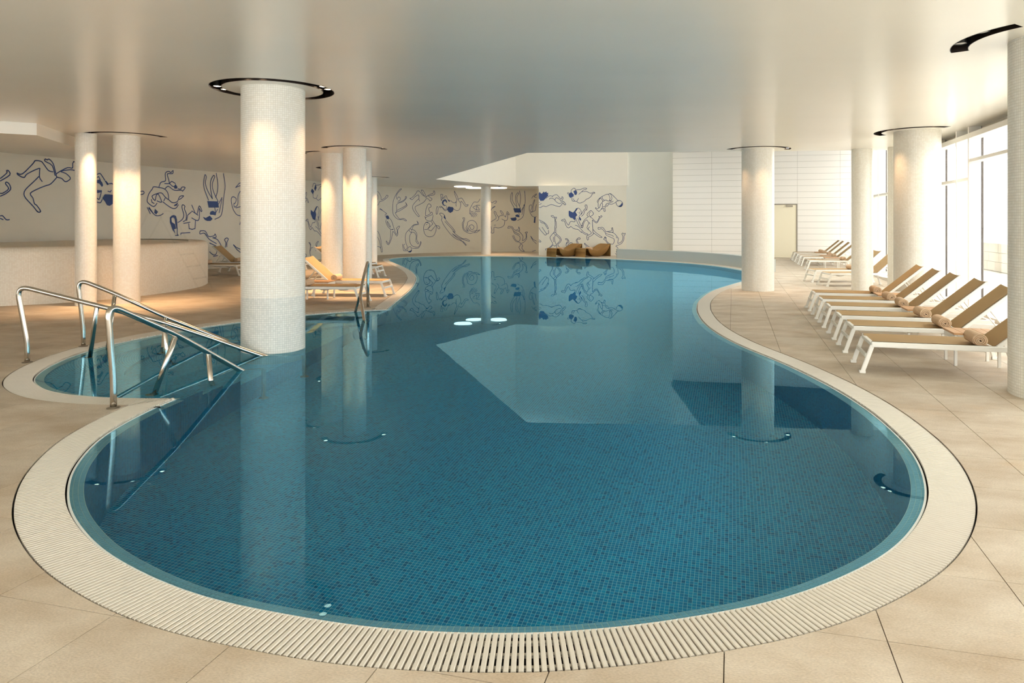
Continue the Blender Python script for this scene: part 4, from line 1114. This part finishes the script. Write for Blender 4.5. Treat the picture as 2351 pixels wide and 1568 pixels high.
# ------------------------------------------------------------------ sun loungers
def make_lounger(name='sun_lounger'):
    g = empty(name)
    W = 0.28; zt = 0.335
    for s in (-1, 1):
        bevel_box('side_rail', 0.09, 1.93, s*W-0.019, s*W+0.019, zt-0.055, zt, M['white_metal'], g, 0.008)
    bevel_box('end_rail', 0.085, 0.125, -W+0.02, W-0.02, zt-0.05, zt-0.012, M['white_metal'], g, 0.006)
    bevel_box('end_rail', 1.89, 1.93, -W+0.02, W-0.02, zt-0.05, zt-0.012, M['white_metal'], g, 0.006)
    def leg(x0, x1, s):
        bm = bmesh.new(); bmesh.ops.create_cube(bm, size=1)
        a = Vector((x0, s*W, zt-0.03)); b = Vector((x1, s*W, 0.012))
        for v in bm.verts:
            t = 0.5-v.co.z
            c = a.lerp(b, t); v.co = Vector((c.x+v.co.x*0.046, c.y+v.co.y*0.034, c.z))
        bmesh.ops.bevel(bm, geom=bm.edges[:], offset=0.006, segments=2, affect='EDGES')
        o = from_bm('leg', bm, M['white_metal'], g)
        bevel_box('foot_pad', x1-0.032, x1+0.030, s*W-0.024, s*W+0.024, 0, 0.03, M['white_metal'], o, 0.006)
    for s in (-1, 1): leg(0.10, 0.0, s)
    for s in (-1, 1): leg(1.52, 1.62, s)
    bevel_box('leg_crossbar', 0.028, 0.052, -W+0.015, W-0.015, 0.165, 0.205, M['white_metal'], g, 0.005)
    bevel_box('leg_crossbar', 1.56, 1.585, -W+0.015, W-0.015, 0.165, 0.205, M['white_metal'], g, 0.005)
    # seat sling, sagging a little between the rails
    nx, ny = 12, 8; V = []; F = []
    for i in range(nx+1):
        for j in range(ny+1):
            x = 0.10+1.17*i/nx; q = -1+2*j/ny
            V.append((x, q*(W-0.012), zt+0.004-0.034*(1-q*q)))
    for i in range(nx):
        for j in range(ny):
            a = i*(ny+1)+j; F.append((a, a+ny+1, a+ny+2, a+1))
    n = len(V); V += [(x, y, z-0.006) for x, y, z in V]; F += [tuple(i+n for i in f[::-1]) for f in F]
    mesh('seat_sling', V, F, M['sling'], g, smooth=True)
    for x in (0.42, 0.80, 1.16):
        V = []; F = []; m = 10
        for i in range(m+1):
            q = -1+2*i/m; z = zt-0.035-0.055*(1-q*q)
            V += [(x-0.05, q*(W-0.02), z), (x+0.05, q*(W-0.02), z), (x-0.05, q*(W-0.02), z-0.008), (x+0.05, q*(W-0.02), z-0.008)]
        for i in range(m):
            a = 4*i; F += [(a, a+1, a+5, a+4), (a+2, a+6, a+7, a+3), (a, a+4, a+6, a+2), (a+1, a+3, a+7, a+5)]
        mesh('curved_stay', V, F, M['white_metal'], g, smooth=False)
    # backrest, hinged up about forty degrees
    b = empty('backrest', (1.27, 0, zt-0.005), 0, g); b.rotation_euler = (0, -math.radians(40.5), 0)
    Lb = 0.78
    for s in (-1, 1): bevel_box('back_rail', 0, Lb, s*(W-0.035)-0.015, s*(W-0.035)+0.015, -0.035, 0.004, M['white_metal'], b, 0.006)
    bevel_box('back_top_bar', Lb-0.03, Lb, -W+0.05, W-0.05, -0.052, -0.026, M['white_metal'], b, 0.005)
    V = []; F = []
    for i in range(nx+1):
        for j in range(ny+1):
            x = 0.0+(Lb-0.005)*i/nx; q = -1+2*j/ny
            V.append((x, q*(W-0.045), 0.008-0.034*(1-q*q)))
    for i in range(nx):
        for j in range(ny):
            a = i*(ny+1)+j; F.append((a, a+ny+1, a+ny+2, a+1))
    n = len(V); V += [(x, y, z-0.006) for x, y, z in V]; F += [tuple(i+n for i in f[::-1]) for f in F]
    mesh('back_sling', V, F, M['sling'], b, smooth=True)
    for s in (-1, 1):
        tube('support_strut', [(1.27+0.42*math.cos(0.707), s*0.17, zt+0.42*math.sin(0.707)-0.03), (1.80, s*0.17, zt-0.03)], 0.009, M['white_metal'], g, 8)
    tube('strut_bar', [(1.80, -0.27, zt-0.03), (1.80, 0.27, zt-0.03)], 0.010, M['white_metal'], g, 8)
    return g
def make_towel():
    """a towel rolled up tight; the spiral shows at both ends"""
    g = empty('rolled_towel')
    Ln = 0.34; th = 0.0155; turns = 3.6; N_ = 88
    V = []; F = []
    for i in range(N_+1):
        a = 2*PI*turns*i/N_
        r = 0.010+th*1.1*a/(2*PI)
        tt = th*0.5*(1.0 if i < N_-3 else 0.4)
        for rr_ in (r-tt*0.9, r+tt*0.9):
            x = math.cos(a)*rr_; z = math.sin(a)*rr_*0.92
            for y in (-Ln/2, -Ln/2+0.012, Ln/2-0.012, Ln/2):
                k = 1.0 if abs(y) < Ln/2-0.006 else 0.985
                V.append((x*k, y+0.004*math.sin(a*1.3), z*k))
    for i in range(N_):
        a = i*8; b = a+8
        for j in range(3):
            F.append((a+4+j, a+5+j, b+5+j, b+4+j)); F.append((a+j, b+j, b+1+j, a+1+j))
        F.append((a, a+4, b+4, b)); F.append((a+3, b+3, b+7, a+7))
    e = N_*8
    for j in range(3): F.append((e+j, e+4+j, e+5+j, e+1+j))
    rout = 0.010+th*1.1*turns
    V = [(x, y, z+rout*0.92) for x, y, z in V]
    mesh('towel_roll', V, F, M['towel'], g, smooth=True)
    return g
def make_table(top='teak'):
    g = empty('side_table')
    hx, hy, h = 0.23, 0.198, 0.37
    for sx in (-1, 1):
        for sy in (-1, 1):
            bevel_box('leg', sx*hx-0.03*(sx > 0), sx*hx+0.03*(sx < 0), sy*hy-0.03*(sy > 0), sy*hy+0.03*(sy < 0), 0, h-0.03, M['white_metal'], g, 0.004)
    for sy in (-1, 1):
        bevel_box('apron', -hx+0.03, hx-0.03, sy*hy-0.012-0.012*sy, sy*hy+0.012-0.012*sy, h-0.075, h-0.022, M['white_metal'], g, 0.003)
    for sx in (-1, 1):
        bevel_box('apron', sx*hx-0.012-0.012*sx, sx*hx+0.012-0.012*sx, -hy+0.03, hy-0.03, h-0.075, h-0.022, M['white_metal'], g, 0.003)
    n = 5; w = 2*(hx+0.012)/n
    for i in range(n):
        x = -hx-0.012+i*w
        bevel_box('plank', x+0.0025, x+w-0.0025, -hy-0.012, hy+0.012, h-0.022, h, M[top], g, 0.002)
    return g
proto_l = make_lounger(); proto_t = make_towel(); proto_s = make_table()
first = {'l': True, 't': True, 's': True}
def use(key, proto):
    if first[key]:
        first[key] = False; return proto
    return copy_tree(proto)
def put_lounger(x, y, rot, label, group, towel=None):
    o = use('l', proto_l); o.location = (x, y, 0); o.rotation_euler = (0, 0, rot)
    tag(o, label, 'sun lounger', group)
    if towel:
        c, s_ = math.cos(rot), math.sin(rot)
        off_, dy = towel[1] if len(towel) > 1 else (1.15, 0.0)
        t = use('t', proto_t)
        t.location = (x+c*off_-s_*dy, y+s_*off_+c*dy, 0.318); t.rotation_euler = (0, 0, rot+random.uniform(-0.05, 0.05))
        tag(t, towel[0], 'towel', 'rolled towels on the loungers')
def put_table(x, y, rot, label):
    o = use('s', proto_s); o.location = (x, y, 0); o.rotation_euler = (0, 0, rot)
    tag(o, label, 'side table', 'low side tables between the loungers')
near_v = [13.135, 12.106, 11.152, 10.058, 9.094, 7.941]
ordn = ['sixth', 'fifth', 'fourth', 'third', 'second', 'nearest']
for i, v in enumerate(near_v):
    x, y = AB(1.335, v+0.28)
    lab = ('nearest tan sun lounger of the window row, cut by the right-edge column' if i == 5 else 'tan sun lounger, %s from the front in the window row' % ordn[i])
    tl = ('rolled towel on the nearest lounger of the window row' if i == 5 else 'rolled towel on the %s lounger from the front in the window row' % ordn[i])
    put_lounger(x, y, -TH, lab, 'sun loungers in the near window row', (tl, (1.14, -0.06 if i in (5, 3, 1) else 0.02)))
for (u, v), lab in (((2.62, 8.77), 'teak-topped white side table behind the nearest lounger of the window row'), ((2.62, 10.885), 'teak-topped side table between the third and fourth window-row loungers'), ((2.62, 12.90), 'teak-topped side table between the two rearmost loungers of the window row')):
    x, y = AB(u, v); put_table(x, y, -TH, lab)
FG = 'sun loungers in the far window row'
put_lounger(6.72, 17.27, 0.04, 'first lounger of the far row, seen behind the slim column', FG, ('rolled towel right of the slim column in the far row', (1.16, 0.0)))
put_lounger(6.80, 18.45, 0.02, 'second lounger of the far row behind the slim column', FG, ('rolled towel on the second lounger of the far row', (1.16, 0.0)))
fr_ = [((8.40, 23.0), 'third'), ((8.98, 25.15), 'fourth'), ((9.27, 26.3), 'fifth'), ((9.66, 27.75), 'sixth'), ((9.92, 28.8), 'rearmost')]
for (x, y), w in fr_:
    put_lounger(x, y, -TH+0.03, 'tan sun lounger, %s of the far row towards the panelled wall' % w, FG, ('rolled towel on the %s lounger of the far row' % w, (1.15, 0.0)))
put_table(9.55, 23.75, -TH, 'dark-edged low table by the third lounger of the far row')
put_table(10.1, 25.55, -TH, 'dark-edged low table by the fifth lounger of the far row')
put_table(10.86, 28.04, -TH+0.03, 'dark-edged low table by the rearmost loungers of the far row')
LGp = 'sun loungers on the left bank'
R1 = math.radians(174.5)
put_lounger(-3.73, 13.72, R1, 'front white-framed lounger under warm light beside the far handrail', LGp, ('rolled towel on the front left-bank lounger beside the pool column', (1.17, 0.05)))
put_lounger(-3.55, 15.05, R1, 'orange-lit sun lounger before the pair of columns', LGp, ('rolled towel on the orange-lit lounger before the column pair', (1.20, 0.0)))
put_lounger(-4.95, 20.0, R1, 'third left-bank lounger, only its foot and back seen beside the columns', LGp)
put_lounger(-5.45, 21.3, R1, 'fourth left-bank lounger, mostly hidden behind the columns', LGp)
put_table(-4.84, 14.42, math.radians(-3), 'low white side table between the two warm-lit left-bank loungers')
put_lounger(-9.22, 20.65, math.radians(176), 'brown lounger nearest the end of the raised tub', LGp, ('rolled towel on the brown lounger at the end of the raised tub', (1.15, 0.0)))
put_lounger(-8.85, 21.9, math.radians(176), 'brown lounger with raised back before the mural, second behind the tub', LGp, ('rolled towel on the second brown lounger before the mural', (1.15, 0.0)))
put_lounger(-8.15, 23.2, math.radians(176), 'brown lounger half hidden by the thick pool column, before the mural', LGp)

# ------------------------------------------------------------------ wicker chaises at the far end
def make_chaise():
    g = empty('wicker_chaise'); Wd = 0.36
    top = catmull([(0.0, 0.40), (0.14, 0.385), (0.34, 0.325), (0.58, 0.285), (0.82, 0.33), (1.06, 0.44), (1.28, 0.545), (1.42, 0.575)], 6)
    def sheet(name, P, w0, w1, th=0.025):
        V = []; F = []
        for p, wv in zip(P, (w0 if hasattr(w0, '__len__') else [w0]*len(P))):
            V += [(p[0], -wv, p[1]), (p[0], wv, p[1]), (p[0], -wv, p[1]-th), (p[0], wv, p[1]-th)]
        for i in range(len(P)-1):
            a = 4*i; F += [(a, a+4, a+5, a+1), (a+2, a+3, a+7, a+6), (a, a+2, a+6, a+4), (a+1, a+5, a+7, a+3)]
        F += [(0, 1, 3, 2), (4*(len(P)-1), 4*(len(P)-1)+2, 4*(len(P)-1)+3, 4*(len(P)-1)+1)]
        return mesh(name, V, F, M['wicker'], g, smooth=False)
    sheet('seat_shell', [(p.x, p.y) for p in top], Wd, None)
    # boat-shaped skirts under both seat edges
    for s in (-1, 1):
        V = []; F = []
        n = 22
        for i in range(n+1):
            t = i/n; x = 0.10+t*1.28
            zt_ = None
            for p, q in zip(top, top[1:]):
                if p.x <= x <= q.x: zt_ = p.y+(q.y-p.y)*(x-p.x)/(q.x-p.x)
            zt_ = (zt_ or 0.5)-0.02
            zb = zt_-(zt_-0.0)*min(1.0, math.sin(PI*min(1, max(0, t)))**0.6*1.0)
            inn = 0.16*math.sin(PI*t)
            V += [(x, s*Wd, zt_), (x, s*(Wd-inn), zb), (x, s*(Wd-0.02), zt_), (x, s*(Wd-inn-0.02), zb)]
        for i in range(n):
            a = 4*i; F += [(a, a+1, a+5, a+4), (a+2, a+6, a+7, a+3), (a+1, a+3, a+7, a+5)]
        mesh('side_skirt', V, F, M['wicker'], g, smooth=True)
    # folded foot end and upright head panel
    ft = catmull([(0.0, 0.40), (-0.05, 0.37), (-0.075, 0.28), (-0.085, 0.14), (-0.09, 0.0)], 5)
    V = []; F = []
    for p in ft: V += [(p.x, -Wd, p.y), (p.x, Wd, p.y), (p.x+0.025, -Wd, p.y), (p.x+0.025, Wd, p.y)]
    for i in range(len(ft)-1):
        a = 4*i; F += [(a, a+1, a+5, a+4), (a+2, a+6, a+7, a+3), (a, a+4, a+6, a+2), (a+1, a+3, a+7, a+5)]
    mesh('foot_panel', V, F, M['wicker'], g, smooth=True)
    bevel_box('head_panel', 1.395, 1.42, -Wd, Wd, 0.0, 0.565, M['wicker'], g, 0.004)
    return g
ch = make_chaise()
ch.location = (-0.02, 31.33, 0); ch.rotation_euler = (0, 0, math.radians(36))
tag(ch, 'brown wicker chaise at the far end of the pool, left one', 'chaise', 'wicker chaises at the far end')
c2 = copy_tree(ch); c2.location = (1.29, 31.33, 0)
tag(c2, 'brown wicker chaise at the far end of the pool, beside the low white wall', 'chaise', 'wicker chaises at the far end')
for x, y, lab in ((0.34, 31.59, 'rolled towel on the left wicker chaise'), (1.65, 31.59, 'rolled towel on the wicker chaise beside the low wall')):
    t = use('t', proto_t); t.location = (x, y, 0.30); t.rotation_euler = (0, 0, math.radians(36)); tag(t, lab, 'towel', 'rolled towels on the chaises')

# ------------------------------------------------------------------ low curved white wall on the far right bank
lw = [p for p in off(PM, 0.42) if p.y > 22.0 and p.x > 2.75]
lw_out = [p for p in off(PM, 0.82) if p.y > 22.0 and p.x > 2.75]
V = []; F = []
na, nb = len(lw), len(lw_out)
k = min(na, nb)
lwr = resample(lw, 0.2); lor = resample(lw_out, 0.2); k = min(len(lwr), len(lor))
lwr = resample(lw, sum((lw[i+1]-lw[i]).length for i in range(na-1))/(k-1)); lor = resample(lw_out, sum((lw_out[i+1]-lw_out[i]).length for i in range(nb-1))/(k-1))
k = min(len(lwr), len(lor))
for i in range(k):
    a, b = lwr[i], lor[i]
    V += [(a.x, a.y, 0), (a.x, a.y, 0.40), (b.x, b.y, 0.40), (b.x, b.y, 0)]
for i in range(k-1):
    for j in range(3): F.append((4*i+j, 4*i+j+1, 4*i+j+5, 4*i+j+4))
F += [(0, 3, 2, 1), (4*(k-1), 4*(k-1)+1, 4*(k-1)+2, 4*(k-1)+3)]
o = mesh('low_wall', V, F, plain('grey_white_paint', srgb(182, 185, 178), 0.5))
tag(o, 'low curved white wall along the far right bank of the pool', 'wall')

# ------------------------------------------------------------------ raised tub at the left
tubP = resample(catmull([(-13.6, 12.35), (-12.2, 12.5), (-10.49, 13.12), (-9.6, 13.72), (-9.05, 14.5), (-8.72, 15.5), (-8.63, 16.6), (-8.8, 17.5), (-9.2, 18.4), (-10.0, 19.3), (-11.0, 19.8), (-12.5, 20.05)]), 0.12)
V = []; F = []; U = []; s = 0
nn = normals(tubP, 1.0)
prof = [(0, 0.0), (0, 1.0), (-0.02, 1.06), (-0.06, 1.10), (-0.12, 1.114), (-0.45, 1.114)]
for i, p in enumerate(tubP):
    if i: s += (p-tubP[i-1]).length
    for d, z in prof:
        q = p+nn[i]*d
        V.append((q.x, q.y, z)); U.append((s, z-d))
k = len(prof)
for i in range(len(tubP)-1):
    for j in range(k-1): F.append((i*k+j, (i+1)*k+j, (i+1)*k+j+1, i*k+j+1))
tub = empty('raised_tub', (-10.5, 16.5, 0)); tub.location = (0, 0, 0)
mesh('tub_wall', V, F, M['tub'], tub, U, smooth=True)
inn = [p+n*(-0.45) for p, n in zip(tubP, nn)]
v3, f3 = flat_fill(tup(inn)+[(-12.75, 19.2), (-13.25, 17.0), (-13.62, 13.6)])
mesh('tub_top', [(x, y, 1.10) for x, y in v3], f3, M['tub'], tub, uv=[(x, y) for x, y in v3])
tag(tub, 'raised cream mosaic tub with a rounded rim at the left', 'tub')

# faint clear ladder over the tub rim
g = empty('clear_ladder', (-8.2, 16.1, 0)); tag(g, 'faint clear ladder leaning over the rim of the raised tub', 'ladder')
b0 = g.location
lad = []
for y in (15.95, 16.55):
    P = [(-8.15, y, 0.0), (-9.0, y, 1.62), (-9.12, y, 1.86), (-9.32, y, 1.86), (-9.42, y, 1.62), (-9.7, y, 1.12)]
    tube('side_rail', fillet([Vector(p)-b0 for p in P], 0.1, 5), 0.02, M['acrylic'], g, 8)
    P2 = [(-8.55, y, 0.76), (-9.05, y, 1.72)]
for z in (0.28, 0.56, 0.84, 1.12):
    x = -8.15-0.85*z/1.62
    tube('rung', [Vector((x, 15.97, z))-b0, Vector((x, 16.53, z))-b0], 0.02, M['acrylic'], g, 8)
